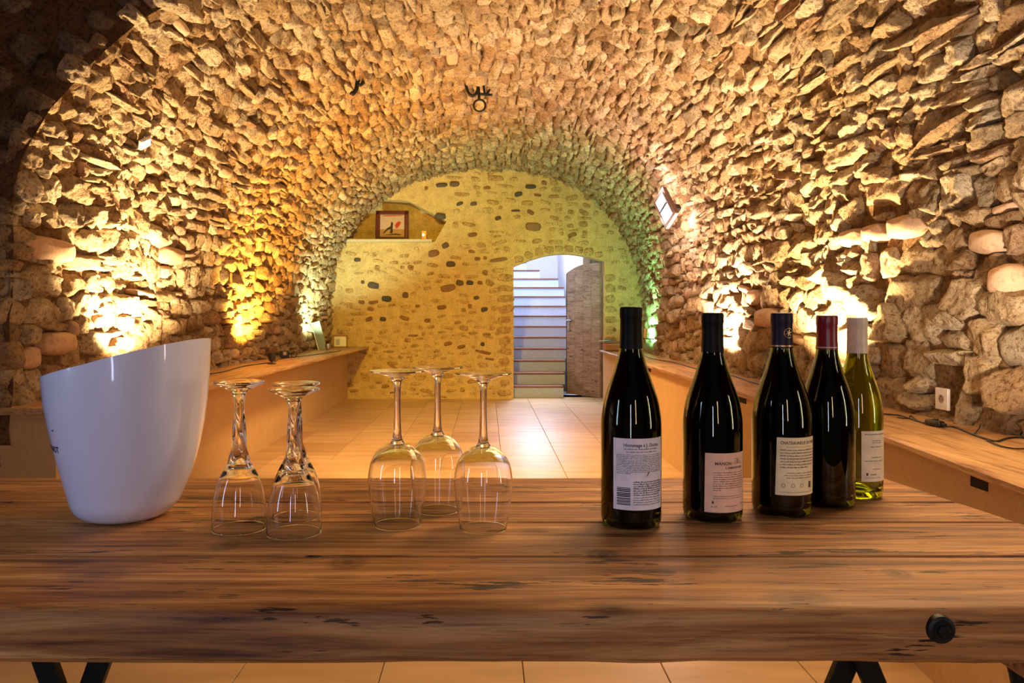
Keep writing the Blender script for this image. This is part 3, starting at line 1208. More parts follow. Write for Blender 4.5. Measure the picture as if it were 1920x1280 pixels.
# curved iron brace by the right-hand end
br = MB()
pts = spline([((1865 - 913) * sc_, ly, 0.735), ((1885 - 913) * sc_, ly, 0.69), ((1900 - 913) * sc_, ly, 0.655), ((1912 - 913) * sc_, ly, 0.62), ((1925 - 913) * sc_, ly, 0.55), ((1935 - 913) * sc_, ly, 0.35), ((1938 - 913) * sc_, ly, 0.0)])
br.tube(pts, 0.010, seg=8)
br.build('brace', M_IRON, table, smooth=True)

# ------------------------------------------------------------------ bottles


def fine(prof, n=6):
    out = spline([(r, 0, z) for r, z in prof], n)
    return [(max(0.0, p.x), p.z) for p in out]


def wrap(V, r, z0, phi0, face):
    """flat (u, v) drawing -> round a bottle of radius r; face = angle (about z) of the direction to the viewer"""
    out = []
    for u, v in V:
        a = face + phi0 + u / r
        out.append((r * math.sin(a), -r * math.cos(a), z0 + v))
    return out


def text_geo(txt, size, bold=False):
    cu = bpy.data.curves.new('t', 'FONT')
    cu.body = txt
    cu.size = size
    cu.resolution_u = 2
    if bold:
        cu.offset = size * 0.02
    o = bpy.data.objects.new('t', cu)
    COL.objects.link(o)
    bpy.context.view_layer.update()
    dg = bpy.context.evaluated_depsgraph_get()
    me = o.evaluated_get(dg).to_mesh()
    V = [(v.co.x, v.co.y) for v in me.vertices]
    F = [tuple(p.vertices) for p in me.polygons]
    o.evaluated_get(dg).to_mesh_clear()
    bpy.data.objects.remove(o)
    return V, F


class Print:
    def __init__(s):
        s.V, s.F = [], []

    def text(s, txt, x, y, size, w=None, bold=False):
        V, F = text_geo(txt, size, bold)
        if not V:
            return
        mx = max(v[0] for v in V)
        k = (w / mx) if w else 1
        o = len(s.V)
        s.V += [(x + v[0] * k, y + v[1]) for v in V]
        s.F += [tuple(i + o for i in f) for f in F]

    def rect(s, x, y, w, h):
        o = len(s.V)
        n = max(1, int(w / 0.004))
        for i in range(n + 1):
            s.V += [(x + w * i / n, y), (x + w * i / n, y + h)]
        for i in range(n):
            s.F.append((o + 2 * i, o + 2 * i + 2, o + 2 * i + 3, o + 2 * i + 1))

    def words(s, x, y, w, h, rnd, fill=1.0):
        """a line of small print: word-length strokes broken into letters"""
        e = x + w * fill
        while x < e:
            n = rnd.randint(2, 9)
            for _ in range(n):
                if x > e:
                    break
                hh = h * rnd.choice([0.55, 0.55, 0.6, 0.85, 1.0])
                s.rect(x, y, 0.00058, hh)
                if rnd.random() < 0.7:
                    s.rect(x, y + rnd.choice([0, 0.25, 0.4]) * h, 0.00085, h * 0.2)
                x += 0.00098
            x += 0.0008


def burgundy(name, loc, hgt, rad, label, cap_mat, glass, wine, cap_label=None, cap_len=0.0585, lab=None):
    root = empty(name, loc, 0, label, 'bottle')
    k = rad / 0.0415
    q = hgt / 0.300
    out = [(0.0, 0.016), (0.012, 0.013), (0.026, 0.004), (0.033, 0.0004), (0.0375, 0.0012), (0.0405, 0.005), (0.0415, 0.012)]
    out = [(r * k, z * q) for r, z in out]
    side = [(0.0415 * k, 0.02 * q), (0.0415 * k, 0.06 * q), (0.0415 * k, 0.10 * q), (0.0415 * k, 0.138 * q), (0.0400 * k, 0.154 * q), (0.0368 * k, 0.172 * q), (0.0320 * k, 0.188 * q), (0.0264 * k, 0.204 * q),
            (0.0217 * k, 0.219 * q), (0.0180 * k, 0.233 * q), (0.0158, 0.245 * q), (0.0148, 0.257 * q), (0.0143, 0.275 * q), (0.0141, 0.290 * q), (0.0145, 0.2935 * q)]
    P = out + fine(side, 5)
    Pin = []
    for r, z in reversed(P):
        if z > 0.02 * q and r > 0.005:
            Pin.append((r - 0.0028, z))
    Pin += [(0.0385 * k - 0.002, 0.017 * q), (0.034 * k, 0.0125 * q), (0.022 * k, 0.0145 * q), (0.010 * k, 0.021 * q), (0.0, 0.024 * q)]
    g = MB().lathe(P + Pin, 64)
    g.build('glass_body', glass, root, smooth=True, angle=50)
    lvl = 0.240 * q
    wn = [(0.0, lvl)]
    wn += [(r - 0.0004, z) for r, z in Pin if z <= lvl and r > 0.0004]
    wn += [(0.0, 0.0245 * q)]
    MB().lathe(wn, 48).build('wine', wine, root, smooth=True, angle=50)
    # capsule
    ct, cb = hgt, hgt - cap_len
    cp = [(0.0, ct), (0.0135, ct), (0.0152, ct - 0.0008), (0.0158, ct - 0.003), (0.0158, ct - 0.0145), (0.0152, ct - 0.0165), (0.0152, ct - 0.03), (0.0157, cb + 0.012), (0.0163, cb), (0.0159, cb), (0.0150, ct - 0.03), (0.0148, ct - 0.018), (0.0146, ct - 0.005), (0.0, ct - 0.004)]
    c = MB().lathe(cp, 48).build('capsule', cap_mat, root, smooth=True, angle=40)
    if cap_label:
        tag(c, cap_label)
    # raised seam ring of small dots near the foot is left to the glass itself
    return root, c


def face_angle(loc):
    return math.atan2(-loc[0], loc[1]) * -1 * -1


def put_label(root, loc, rad, a0, a1, z0, z1, mat, label, draw, ink, skew=0.0):
    """paper label wrapped on a bottle between angles a0..a1 (degrees from the viewer's direction)"""
    f = -math.atan2(loc[0], loc[1])
    r = rad + 0.0004
    n = 24
    w = R(a1 - a0) * r
    V, F = [], []
    rr = []
    for t in range(2):
        for i in range(n + 1):
            for v in (0.0, 1.0):
                u = w * i / n
                uu = u + skew * v
                a = f + R(a0) + uu / r
                ri = r if t == 0 else r - 0.0003
                V.append((ri * math.sin(a), -ri * math.cos(a), z0 + (z1 - z0) * v))
    m_ = 2 * (n + 1)
    for i in range(n):
        F.append((2 * i, 2 * i + 2, 2 * i + 3, 2 * i + 1))
        F.append((m_ + 2 * i, m_ + 2 * i + 1, m_ + 2 * i + 3, m_ + 2 * i + 2))
        F.append((2 * i, m_ + 2 * i, m_ + 2 * i + 2, 2 * i + 2))
        F.append((2 * i + 1, 2 * i + 3, m_ + 2 * i + 3, m_ + 2 * i + 1))
    F.append((0, 1, m_ + 1, m_))
    F.append((2 * n, m_ + 2 * n, m_ + 2 * n + 1, 2 * n + 1))
    L = MB().raw(V, F).build('label', mat, root, smooth=True, angle=40)
    tag(L, label)
    pr = Print()
    draw(pr, w, z1 - z0)
    V2 = []
    for u, v in pr.V:
        a = f + R(a0) + (u + skew * v / (z1 - z0)) / r
        V2.append(((r + 0.00015) * math.sin(a), -(r + 0.00015) * math.cos(a), z0 + v))
    MB().raw(V2, pr.F).build('lettering', ink, L)
    return L


P_BLUE = plain('bluish_white_paper', (0.84, 0.78, 0.84), 0.6)
P_PINK = plain('salmon_paper', (0.92, 0.56, 0.38), 0.6)
P_CREAM = plain('cream_paper', (0.95, 0.77, 0.44), 0.6)
P_WHITE = plain('warm_white_paper', (0.95, 0.78, 0.52), 0.6)
C_BLACK = plain('black_foil', (0.005, 0.004, 0.004), 0.45, spec=0.12)
C_NAVY = plain('navy_foil', (0.016, 0.008, 0.022), 0.42, spec=0.18)
C_RED = plain('wine_red_foil', (0.22, 0.012, 0.02), 0.32)
C_WHITE = plain('greyish_white_foil', (0.80, 0.66, 0.46), 0.4)
M_GOLD = plain('gold_print', (0.55, 0.36, 0.16), 0.35, 0.6)


def draw1(p, w, h):
    rnd = random.Random(1)
    p.text('Hommage à J. Duclos', w * 0.19, h * 0.885, h * 0.066, w * 0.68, True)
    p.words(w * 0.20, h * 0.845, w * 0.64, h * 0.018, rnd)
    p.words(w * 0.24, h * 0.805, w * 0.58, h * 0.018, rnd)
    for i in range(12):
        p.words(w * 0.06, h * (0.765 - i * 0.0235), w * 0.88, h * 0.0135, rnd, 1 if i < 11 else 0.3)
    p.raw = None
    p.F.append(tuple(range(len(p.V), len(p.V) + 4)))
    p.V += [(w * 0.60, h * 0.475), (w * 0.615, h * 0.475), (w * 0.655, h * 0.53), (w * 0.635, h * 0.53)]
    for i in range(7):
        p.words(w * 0.36, h * (0.385 - i * 0.03), w * 0.60, h * 0.022, rnd, 1 if i < 6 else 0.9)
    for i in range(4):
        p.words(w * 0.36, h * (0.17 - i * 0.032), w * 0.58, h * 0.016, rnd)
    y = h * 0.07
    while y < h * 0.32:
        t = rnd.choice([0.0006, 0.0010, 0.0015, 0.0019])
        p.rect(w * 0.07, y, w * 0.24, t)
        y += t + rnd.choice([0.0006, 0.0008, 0.0013])


def draw2(p, w, h):
    rnd = random.Random(2)
    p.text('MANON', w * 0.20, h * 0.80, h * 0.075, w * 0.36, True)
    p.text("L'AMANDIER", w * 0.42, h * 0.735, h * 0.052, w * 0.46, True)
    for i in range(4):
        p.rect(w * (0.60 + 0.02 * i), h * (0.815 + 0.018 * i), w * (0.28 - 0.05 * i), h * 0.006)
    p.rect(w * 0.72, h * 0.82, w * 0.015, h * 0.075)
    p.rect(w * 0.64, h * 0.895, w * 0.16, h * 0.007)
    for i in range(9):
        p.words(w * 0.17, h * (0.665 - i * 0.037), w * 0.74, h * 0.017, rnd, 1 if i < 8 else 0.2)
    for i in range(2):
        p.words(w * 0.17, h * (0.27 - i * 0.035), w * 0.74, h * 0.014, rnd)
    p.rect(w * 0.15, h * 0.15, w * 0.04, h * 0.035)
    p.rect(w * 0.157, h * 0.185, w * 0.025, h * 0.01)
    p.words(w * 0.14, h * 0.09, w * 0.10, h * 0.02, rnd)
    p.words(w * 0.43, h * 0.10, w * 0.28, h * 0.018, rnd)
    p.words(w * 0.85, h * 0.12, w * 0.06, h * 0.03, rnd)


def draw3(p, w, h):
    rnd = random.Random(3)
    p.text('CHATEAUNEUF DU PAPE', w * 0.07, h * 0.885, h * 0.075, w * 0.90, True)
    p.words(w * 0.2, h * 0.835, w * 0.6, h * 0.01, rnd)
    for i in range(7):
        p.words(w * 0.08, h * (0.775 - i * 0.05), w * 0.86, h * 0.024, rnd, 1 if i < 6 else 0.75)
    for i in range(3):
        p.words(w * (0.22 - 0.05 * (i % 2)), h * (0.38 - i * 0.042), w * 0.66, h * 0.018, rnd)
    p.rect(w * 0.76, h * 0.12, w * 0.085, h * 0.11)
    for cx in (0.16, 0.36, 0.56):
        for k in range(10):
            a, b = 2 * PI * k / 10, 2 * PI * (k + 1) / 10
            o = len(p.V)
            for rr_, ang in ((0.0022, a), (0.0028, a), (0.0028, b), (0.0022, b)):
                p.V.append((w * cx + rr_ * math.cos(ang), h * 0.17 + rr_ * math.sin(ang)))
            p.F.append((o, o + 1, o + 2, o + 3))
    p.words(w * 0.08, h * 0.05, w * 0.8, h * 0.012, rnd)


def draw5(p, w, h):
    rnd = random.Random(5)
    p.words(w * 0.08, h * 0.925, w * 0.8, h * 0.025, rnd)
    for y, x, ww in ((0.80, 0.3, 0.3), (0.76, 0.3, 0.33), (0.68, 0.25, 0.4), (0.47, 0.28, 0.34), (0.40, 0.1, 0.6), (0.24, 0.3, 0.3)):
        p.words(w * x, h * y, w * ww, h * 0.02, rnd)
    p.rect(w * 0.13, h * 0.12, w * 0.05, h * 0.055)
    p.words(w * 0.25, h * 0.13, w * 0.2, h * 0.03, rnd)
    p.words(w * 0.08, h * 0.07, w * 0.5, h * 0.015, rnd)


BL = [(0.2030, 1.052), (0.328, 1.086), (0.4405, 1.116), (0.5300, 1.164), (0.6050, 1.220)]
locs = [(x, y, TZ) for x, y in BL]
r1, c1 = burgundy('wine_bottle', locs[0], 0.305, 0.0420, 'dark red wine bottle with black capsule and bluish-white barcode label', C_BLACK, M_BGLASS, M_WINE)
put_label(r1, locs[0], 0.0420, -34, 72, 0.029, 0.126, P_BLUE, 'bluish-white back label with barcode', draw1, M_INK)
r2, c2 = burgundy('wine_bottle', locs[1], 0.297, 0.0420, 'dark red wine bottle with black capsule and salmon pink label', C_BLACK, M_BGLASS, M_WINE)
put_label(r2, locs[1], 0.0420, -15, 76, 0.017, 0.100, P_PINK, 'salmon pink back label', draw2, M_INKBR, 0.001)
r3, c3 = burgundy('wine_bottle', locs[2], 0.297, 0.0425, 'dark wine bottle with navy capsule, gold ring emblem and cream label', C_NAVY, M_BGLASS, M_WINE, cap_len=0.052)
put_label(r3, locs[2], 0.0425, -12, 78, 0.034, 0.117, P_CREAM, 'cream back label with small round seals', draw3, M_INKBR, 0.0025)
r4, c4 = burgundy('wine_bottle', locs[3], 0.2935, 0.0405, 'unlabelled dark wine bottle with wine-red capsule', C_RED, M_BGLASS, M_WINE, cap_len=0.053)
r5, c5 = burgundy('wine_bottle', locs[4], 0.290, 0.0380, 'olive green white wine bottle with pale grey capsule and cream label', C_WHITE, M_BGLASS2, M_WWINE, cap_len=0.058)
put_label(r5, locs[4], 0.0380, 9, 92, 0.030, 0.110, P_WHITE, 'cream back label with sparse lines', draw5, M_INK)


def capband(root, hgt, dz0, dz1, r, mat, name='capsule_band'):
    MB().lathe([(r, hgt - dz0), (r + 0.0003, hgt - dz0), (r + 0.0003, hgt - dz1), (r, hgt - dz1)], 48, closed=True).build(name, mat, root, smooth=True, angle=40)


capband(r3, 0.297, 0.0480, 0.0500, 0.0161, M_GOLD)
capband(r4, 0.2935, 0.0490, 0.0505, 0.0161, C_WHITE)
# gold ring emblem on the navy capsule
em = Print()
for k in range(24):
    a, b = 2 * PI * k / 24, 2 * PI * (k + 1) / 24
    o = len(em.V)
    for rr_, ang in ((0.0067, a), (0.0074, a), (0.0074, b), (0.0067, b)):
        em.V.append((rr_ * math.cos(ang), rr_ * math.sin(ang)))
    em.F.append((o, o + 1, o + 2, o + 3))
for k in range(6):
    a = 2 * PI * k / 6 + 0.3
    o = len(em.V)
    em.V += [(0.0008 * math.cos(a + 1.5), 0.0008 * math.sin(a + 1.5)), (0.0008 * math.cos(a - 1.5), 0.0008 * math.sin(a - 1.5)), (0.005 * math.cos(a - 0.12), 0.005 * math.sin(a - 0.12)), (0.005 * math.cos(a + 0.12), 0.005 * math.sin(a + 0.12))]
    em.F.append((o, o + 1, o + 2, o + 3))
f3 = -math.atan2(locs[2][0], locs[2][1])
MB().raw(wrap(em.V, 0.0160, 0.297 - 0.030, R(38), f3), em.F).build('emblem', M_GOLD, c3)
# embossed crest on the shoulder of the olive bottle
cr = MB()
f5 = -math.atan2(locs[4][0], locs[4][1])
for k in range(3):
    a0_ = f5 + R(-28)
    pts = []
    for t in range(17):
        an = 2 * PI * t / 16
        zz = 0.188 - k * 0.008 + 0.0022 * math.sin(an)
        rr_ = np.interp(zz / (0.290 / 0.300), [0.155, 0.172, 0.188, 0.204], [0.0400, 0.0368, 0.0320, 0.0264]) * (0.038 / 0.0415) + 0.0002
        aa = a0_ + (0.010 - k * 0.001) * math.cos(an) / rr_
        pts.append((rr_ * math.sin(aa), -rr_ * math.cos(aa), zz))
    cr.tube(pts[:-1], 0.0007, seg=6, loop=True)
cr.build('embossed_crest', M_BGLASS2, r5, smooth=True)

# ------------------------------------------------------------------ glasses


def facets(prof, seg, M=None, nf=None, tw=0.0, z0=0, z1=0, amp=0.0):
    """lathe with soft twisted facets between z0 and z1"""
    b = bmesh.new()
    rings = []
    for r, z in prof:
        if r < 1e-6:
            rings.append([b.verts.new((0, 0, z))])
            continue
        w = float(sstep(z0, z0 + 0.01, z) * (1 - sstep(z1 - 0.015, z1, z))) if amp else 0
        rr = []
        for k in range(seg):
            a = 2 * PI * k / seg
            f = 1 + w * amp * math.cos(nf * (a + tw * (z - z0))) if amp else 1
            rr.append(b.verts.new((r * f * math.cos(a), r * f * math.sin(a), z)))
        rings.append(rr)
    for i in range(len(rings) - 1):
        A, B = rings[i], rings[i + 1]
        for k in range(seg):
            k2 = (k + 1) % seg
            if len(A) == 1:
                b.faces.new((A[0], B[k2], B[k]))
            elif len(B) == 1:
                b.faces.new((A[k], A[k2], B[0]))
            else:
                b.faces.new((A[k], A[k2], B[k2], B[k]))
    bmesh.ops.recalc_face_normals(b, faces=b.faces)
    m = MB()
    m._add(b)
    return m


def glass_small(loc, hgt, label):
    """tulip glass with twisted stem, standing upside down; z=0 is the rim"""
    root = empty('wine_glass', loc, 0, label, 'glass', 'upturned tulip glasses beside the bucket')
    q = hgt / 0.200
    bo_ = [(0.0366, 0.0), (0.0368, 0.0012), (0.0364, 0.0028), (0.0362, 0.02), (0.0345, 0.038), (0.031, 0.055), (0.026, 0.069), (0.020, 0.081), (0.0155, 0.089)]
    outer = fine([(r, z * q) for r, z in bo_], 6)
    inner = fine([(0.0349, 0.0), (0.0346, 0.0012), (0.0350, 0.003)] + [(r - 0.0010, z * q) for r, z in bo_[3:-2]] + [(0.017, 0.0775 * q), (0.0105, 0.083 * q), (0.0, 0.0845 * q)], 6)
    b = MB().lathe([(0, outer[-1][1] + 0.0001)] + outer[::-1] + inner[:-1] + [(0, inner[-1][1])], 56)
    b.build('bowl', M_GLASS, root, smooth=True, angle=60)
    st = [(0.0, 0.0893), (0.0155, 0.0893), (0.0125, 0.100), (0.0102, 0.112), (0.0085, 0.126), (0.0075, 0.140), (0.0070, 0.155), (0.0072, 0.170), (0.0085, 0.180), (0.0115, 0.186)]
    st = fine([(r, z * q) for r, z in st[1:]], 8)
    s_ = facets([(0, st[0][1])] + st + [(0, st[-1][1])], 48, nf=4, tw=26, z0=0.09 * q, z1=0.185 * q, amp=0.16)
    s_.build('stem', M_GLASS, root, smooth=True, angle=60)
    ft = [(0, 0.1862), (0.0115, 0.1862), (0.020, 0.1905), (0.029, 0.1945), (0.0335, 0.1965), (0.0342, 0.198), (0.0335, 0.1995), (0.020, 0.200), (0.008, 0.1995), (0, 0.199)]
    MB().lathe([(r, z * q) for r, z in ft], 56).build('foot', M_GLASS, root, smooth=True, angle=50)
    return root


def glass_round(loc, hgt, label):
    root = empty('wine_glass', loc, 0, label, 'glass', 'upturned round wine glasses in the middle')
    q = hgt / 0.216
    bo_ = [(0.0325, 0.0), (0.0328, 0.001), (0.0326, 0.0025), (0.0352, 0.018), (0.0385, 0.04), (0.0405, 0.060), (0.0402, 0.072), (0.0370, 0.088), (0.0300, 0.1015), (0.0200, 0.1100), (0.0105, 0.1135)]
    outer = fine([(r, z * q) for r, z in bo_], 6)
    inner = fine([(0.0311, 0.0), (0.0309, 0.001), (0.0314, 0.0028)] + [(r - 0.0009, z * q) for r, z in bo_[3:-3]] + [(0.0288, 0.1000 * q), (0.0190, 0.1070 * q), (0.0095, 0.1102 * q), (0.0, 0.111 * q)], 6)
    MB().lathe([(0, outer[-1][1] + 0.0001)] + outer[::-1] + inner, 64).build('bowl', M_GLASS, root, smooth=True, angle=60)
    st = [(0.0104, 0.1138), (0.0078, 0.118), (0.0060, 0.126), (0.0050, 0.142), (0.0046, 0.160), (0.0046, 0.180), (0.0052, 0.195), (0.0072, 0.202), (0.0105, 0.2055)]
    st = fine([(r, z * q) for r, z in st], 6)
    MB().lathe([(0, st[0][1])] + st + [(0, st[-1][1])], 40).build('stem', M_GLASS, root, smooth=True, angle=60)
    ft = [(0, 0.2057), (0.0105, 0.2057), (0.018, 0.209), (0.030, 0.2125), (0.0385, 0.2140), (0.0398, 0.2148), (0.0390, 0.2158), (0.022, 0.216), (0.008, 0.2154), (0, 0.215)]
    MB().lathe([(r, z * q) for r, z in ft], 64).build('foot', M_GLASS, root, smooth=True, angle=50)
    return root


glass_small((-0.3410, 1.028, TZ), 0.203, 'upturned tulip glass next to the white bucket, twisted stem')
glass_small((-0.2606, 1.008, TZ), 0.195, 'upturned tulip glass standing nearest to the three round glasses, in front of another')
glass_small((-0.2775, 1.086, TZ), 0.196, 'upturned tulip glass half hidden behind the other two tulip glasses')
glass_round((-0.1257, 1.047, TZ), 0.216, 'upturned round wine glass nearest to the tulip glasses')
glass_round((-0.0744, 1.125, TZ), 0.216, 'upturned round wine glass standing behind and between two others')
glass_round((-0.0050, 1.030, TZ), 0.214, 'upturned round wine glass nearest to the bottles, beside the doorway view')

# ------------------------------------------------------------------ bucket
bk = empty('ice_bucket', (-0.530, 1.09, TZ), 0, 'white plastic ice bucket with slanted rim and small black letters', 'bucket')
DB = 1.09
lev = [(985, 190, 280), (983, 172, 300), (978, 158, 312), (968, 148, 322), (950, 143, 332), (925, 137, 342), (900, 131, 352), (870, 124, 361), (840, 117, 368), (800, 109, 375), (760, 102, 380), (710, 97.5, 384), (670, 95, 385.5), (625, 93, 387)]
# the visible bottom (985) is the front of the base circle; the base itself lies at the table top
zs_ = []
for (y, a, b) in lev:
    z = (595 - y) * DB / 1400 + CAMZ - TZ
    zs_.append(z)
ring_z = [0.0, 0.0015, 0.006, 0.014] + [None] * 10
RZ = []
for i, (y, a, b) in enumerate(lev):
    z = ring_z[i] if i < 4 else zs_[i] + max(0, (0.012 - 0.0006 * i))
    cx = ((a + b) / 2 - 913) * DB / 1400 + 0.530
    rr_ = (b - a) / 2 * DB / 1400
    RZ.append((z, cx, rr_))
RZ = RZ[:4] + sorted(RZ[4:], key=lambda t: t[0])


def bucket_surf(z, inset=0.0):
    zz = [t[0] for t in RZ]
    return float(np.interp(z, zz, [t[1] for t in RZ])), float(np.interp(z, zz, [t[2] for t in RZ])) - inset


def rim_z(x, y):
    # slanted cut: low on the left, high on the right
    X = x - 0.530
    return 0.2005 + 0.232 * (X + 0.640) + 0.05 * max(0.0, X + 0.53) ** 1.0 - 0.02 * y


nz, na = 44, 72
zl = np.interp(np.linspace(0, 1, nz), np.linspace(0, 1, 6), [0, 0.006, 0.02, 0.08, 0.16, 1.0])


def bucket_layer(inset, zmin):
    V = []
    for i in range(nz):
        t = i / (nz - 1)
        for k in range(na):
            a = 2 * PI * k / na
            # find rim height in this direction
            zr = 0.23
            for _ in range(4):
                cx, rr_ = bucket_surf(zr, inset)
                zr = rim_z(cx + rr_ * math.cos(a), rr_ * math.sin(a))
            z = zmin + (zr - zmin) * (t ** 1.35)
            cx, rr_ = bucket_surf(z, inset)
            V.append((cx + rr_ * math.cos(a), rr_ * math.sin(a), z))
    return V


V1 = bucket_layer(0.0, 0.0)
V2 = bucket_layer(0.0035, 0.005)
n1_ = nz * na
F = []
for i in range(nz - 1):
    for k in range(na):
        k2 = (k + 1) % na
        F.append((i * na + k, i * na + k2, (i + 1) * na + k2, (i + 1) * na + k))
        F.append((n1_ + i * na + k, n1_ + (i + 1) * na + k, n1_ + (i + 1) * na + k2, n1_ + i * na + k2))
for k in range(na):
    k2 = (k + 1) % na
    t = (nz - 1) * na
    F.append((t + k, t + k2, n1_ + t + k2, n1_ + t + k))
F.append(tuple(range(na - 1, -1, -1)))
F.append(tuple(n1_ + i for i in range(na)))
MB().raw(V1 + V2, F).build('bucket_body', M_BUCKET, bk, smooth=True, angle=50)
# letters at the left limb
pr = Print()
pr.text('RINOT', -0.030, 0.0, 0.0125, 0.034, True)
pr2 = Print()
pr2.rect(-0.0075, 0.030, 0.004, 0.0022)


def on_bucket(u, v, zc, ang0):
    z = zc + v
    cx, rr_ = bucket_surf(z)
    a = ang0 + u / rr_
    return (cx + (rr_ + 0.0003) * math.cos(a), (rr_ + 0.0003) * math.sin(a), z)


fb = math.atan2(-1.09, 0.530)
# right end of the word sits about 22 px in from the left limb
MB().raw([on_bucket(u, v, 0.106, PI + 0.485 + math.atan2(0.53, 1.09) * 0 + 0.95 - 0.52) for u, v in pr.V], pr.F).build('lettering', M_INK, bk)
MB().raw([on_bucket(u, v, 0.106, PI + 0.95) for u, v in pr2.V], pr2.F).build('printed_mark', M_INK, bk)

# ------------------------------------------------------------------ things on the benches


def spotlight(loc, tgt, label, col, body_mat, strength, energy, spot=120, group=None, size=0.03, scale=1.0):
    root = empty('spotlight', loc, 0, label, 'lamp', group)
    d = (Vector(tgt) - Vector(loc)).normalized()
    q = d.to_track_quat('Z', 'Y').to_matrix().to_4x4()
    h = 0.055 * scale
    Mx = Matrix.Translation((0, 0, h)) @ q
    s = scale
    MB().lathe([(0, -0.03 * s), (0.022 * s, -0.03 * s), (0.028 * s, -0.02 * s), (0.034 * s, 0.03 * s), (0.031 * s, 0.03 * s), (0.026 * s, -0.005 * s), (0, -0.005 * s)], 24, M=Mx).build('housing', body_mat, root, smooth=True, angle=40)
    MB().lathe([(0, 0.026 * s), (0.030 * s, 0.025 * s), (0.030 * s, 0.021 * s), (0, 0.021 * s)], 24, M=Mx).build('bulb', emit_mat('bulb_' + label[:8].replace(' ', '_'), col, strength), root)
    st = MB()
    st.box((0, 0, 0.004), (0.06 * s, 0.06 * s, 0.008), bev=0.002, seg=1)
    st.tube([(0.0, 0, 0.006), (0, 0, h - 0.012)], 0.006, seg=8)
    st.build('stand', body_mat, root)
    L = lamp('spotlight_beam', 'SPOT', (0, 0, 0), energy, col, size, spot=spot, blend=0.5)
    L.parent = root
    L.matrix_parent_inverse = Matrix()
    L.location = Vector((0, 0, h)) + d * 0.04
    L.rotation_euler = d.to_track_quat('-Z', 'Y').to_euler()
    return root


C_W = (1.0, 0.70, 0.36)
C_A = (1.0, 0.48, 0.08)
C_G = (0.62, 1.0, 0.62)
C_P = (1.0, 0.66, 0.46)
G1, G2 = (0.25, 1.0, 0.45), (0.80, 1.0, 0.62)
spotlight((-1.80, 4.10, BZ), (-2.0, 4.35, 1.75), 'small uplighter on the bench behind the white bucket, warm white beam', C_W, M_BLACK, 60, 400, 130)
spotlight((-1.80, 6.25, BZ), (-2.0, 6.45, 1.75), 'small amber uplighter on the bench between bucket and leaning panel', C_A, M_BLACK, 60, 400, 130)
spotlight((-1.80, 8.45, BZ), (-1.98, 8.75, 1.75), 'small uplighter with greenish-white beam behind the leaning panel', G2, M_GREY, 60, 150, 125)
spotlight((1.58, 7.75, BZ), (1.78, 8.4, 1.7), 'small green uplighter on the bench near the wooden box', G1, M_BLACK, 50, 120, 125)
spotlight((1.50, 5.20, BZ), (1.72, 5.4, 1.75), 'small uplighter with rosy beam seen between the two black-capsuled bottles', C_P, M_BLACK, 60, 320, 130)
spotlight((1.50, 3.62, BZ), (1.72, 3.75, 1.75), 'small warm uplighter on the bench behind the pale-capsuled bottle', C_W, M_BLACK, 60, 330, 130)


def on_vault(s, y, h):
    p = vault(np.array(s), np.array(y), np.array(h))
    p0 = vault(np.array(s), np.array(y), np.array(0.0))
    n = (p - p0)
    n = Vector(n / np.linalg.norm(n)) if np.linalg.norm(n) > 0 else Vector((0, 0, -1))
    return Vector(p), n


def vframe(s, y, h, roll=0.0):
    """matrix with Z = into the room, Y = up along the vault"""
    p, n = on_vault(s, y, max(h, 1e-4))
    t = Vector(vault(np.array(s + 0.02), np.array(y))) - Vector(vault(np.array(s - 0.02), np.array(y)))
    if t.z < 0:
        t = -t
    t = (t - n * t.dot(n)).normalized()
    x = t.cross(n).normalized()
    M = Matrix((x, t, n)).transposed().to_4x4()
    return Matrix.Translation(p) @ M @ Matrix.Rotation(roll, 4, 'Z')


# flood lamp on the right of the vault
fr = empty('flood_lamp', (0, 0, 0), 0, 'small rectangular flood lamp glowing high up in the stone vault, right of the doorway', 'lamp')
fr.matrix_world = vframe(FLOODR[0], FLOODR[1], 0.21, R(90)) @ Matrix.Rotation(R(34), 4, 'Z') @ Matrix.Rotation(R(24), 4, 'X')
m = MB()
m.box((0, 0, 0.0), (0.32, 0.20, 0.035), bev=0.006)
m.build('housing', plain('brown_lamp_housing', (0.16, 0.10, 0.08), 0.5), fr)
MB().box((0, 0, 0.020), (0.25, 0.13, 0.008), bev=0.002).build('glass_panel', emit_mat('flood_glow', (0.70, 0.78, 1.0), 0.5), fr)
m = MB()
m.box((0, 0.0, 0.0255), (0.01, 0.13, 0.004))
m.box((0, 0, -0.075), (0.05, 0.05, 0.12))
m.build('bracket', M_BLACK, fr)
for dx in (-0.24, 0.24):
    L = lamp('flood_lamp_light', 'POINT', (0, 0, 0), 11, (1.0, 0.74, 0.66), 0.03)
    L.parent = fr
    L.location = (dx, 0.0, 0.02)
L = lamp('flood_lamp_light', 'POINT', (0, 0, 0), 6, (1.0, 0.74, 0.66), 0.03)
L.parent = fr
L.location = (0, 0.18, 0.02)
fl_ = empty('flood_lamp', (0, 0, 0), 0, 'tiny bluish-white lamp set in the vault above the bucket', 'lamp')
fl_.matrix_world = vframe(FLOODL[0], FLOODL[1], 0.05, 0.6)
MB().box((0, 0, 0), (0.085, 0.055, 0.02), bev=0.004).build('housing', M_PLASTIC, fl_)
MB().box((0, 0, 0.012), (0.065, 0.038, 0.005), bev=0.001).build('glass_panel', emit_mat('small_flood_glow', (0.75, 0.88, 1.0), 2.5), fl_)

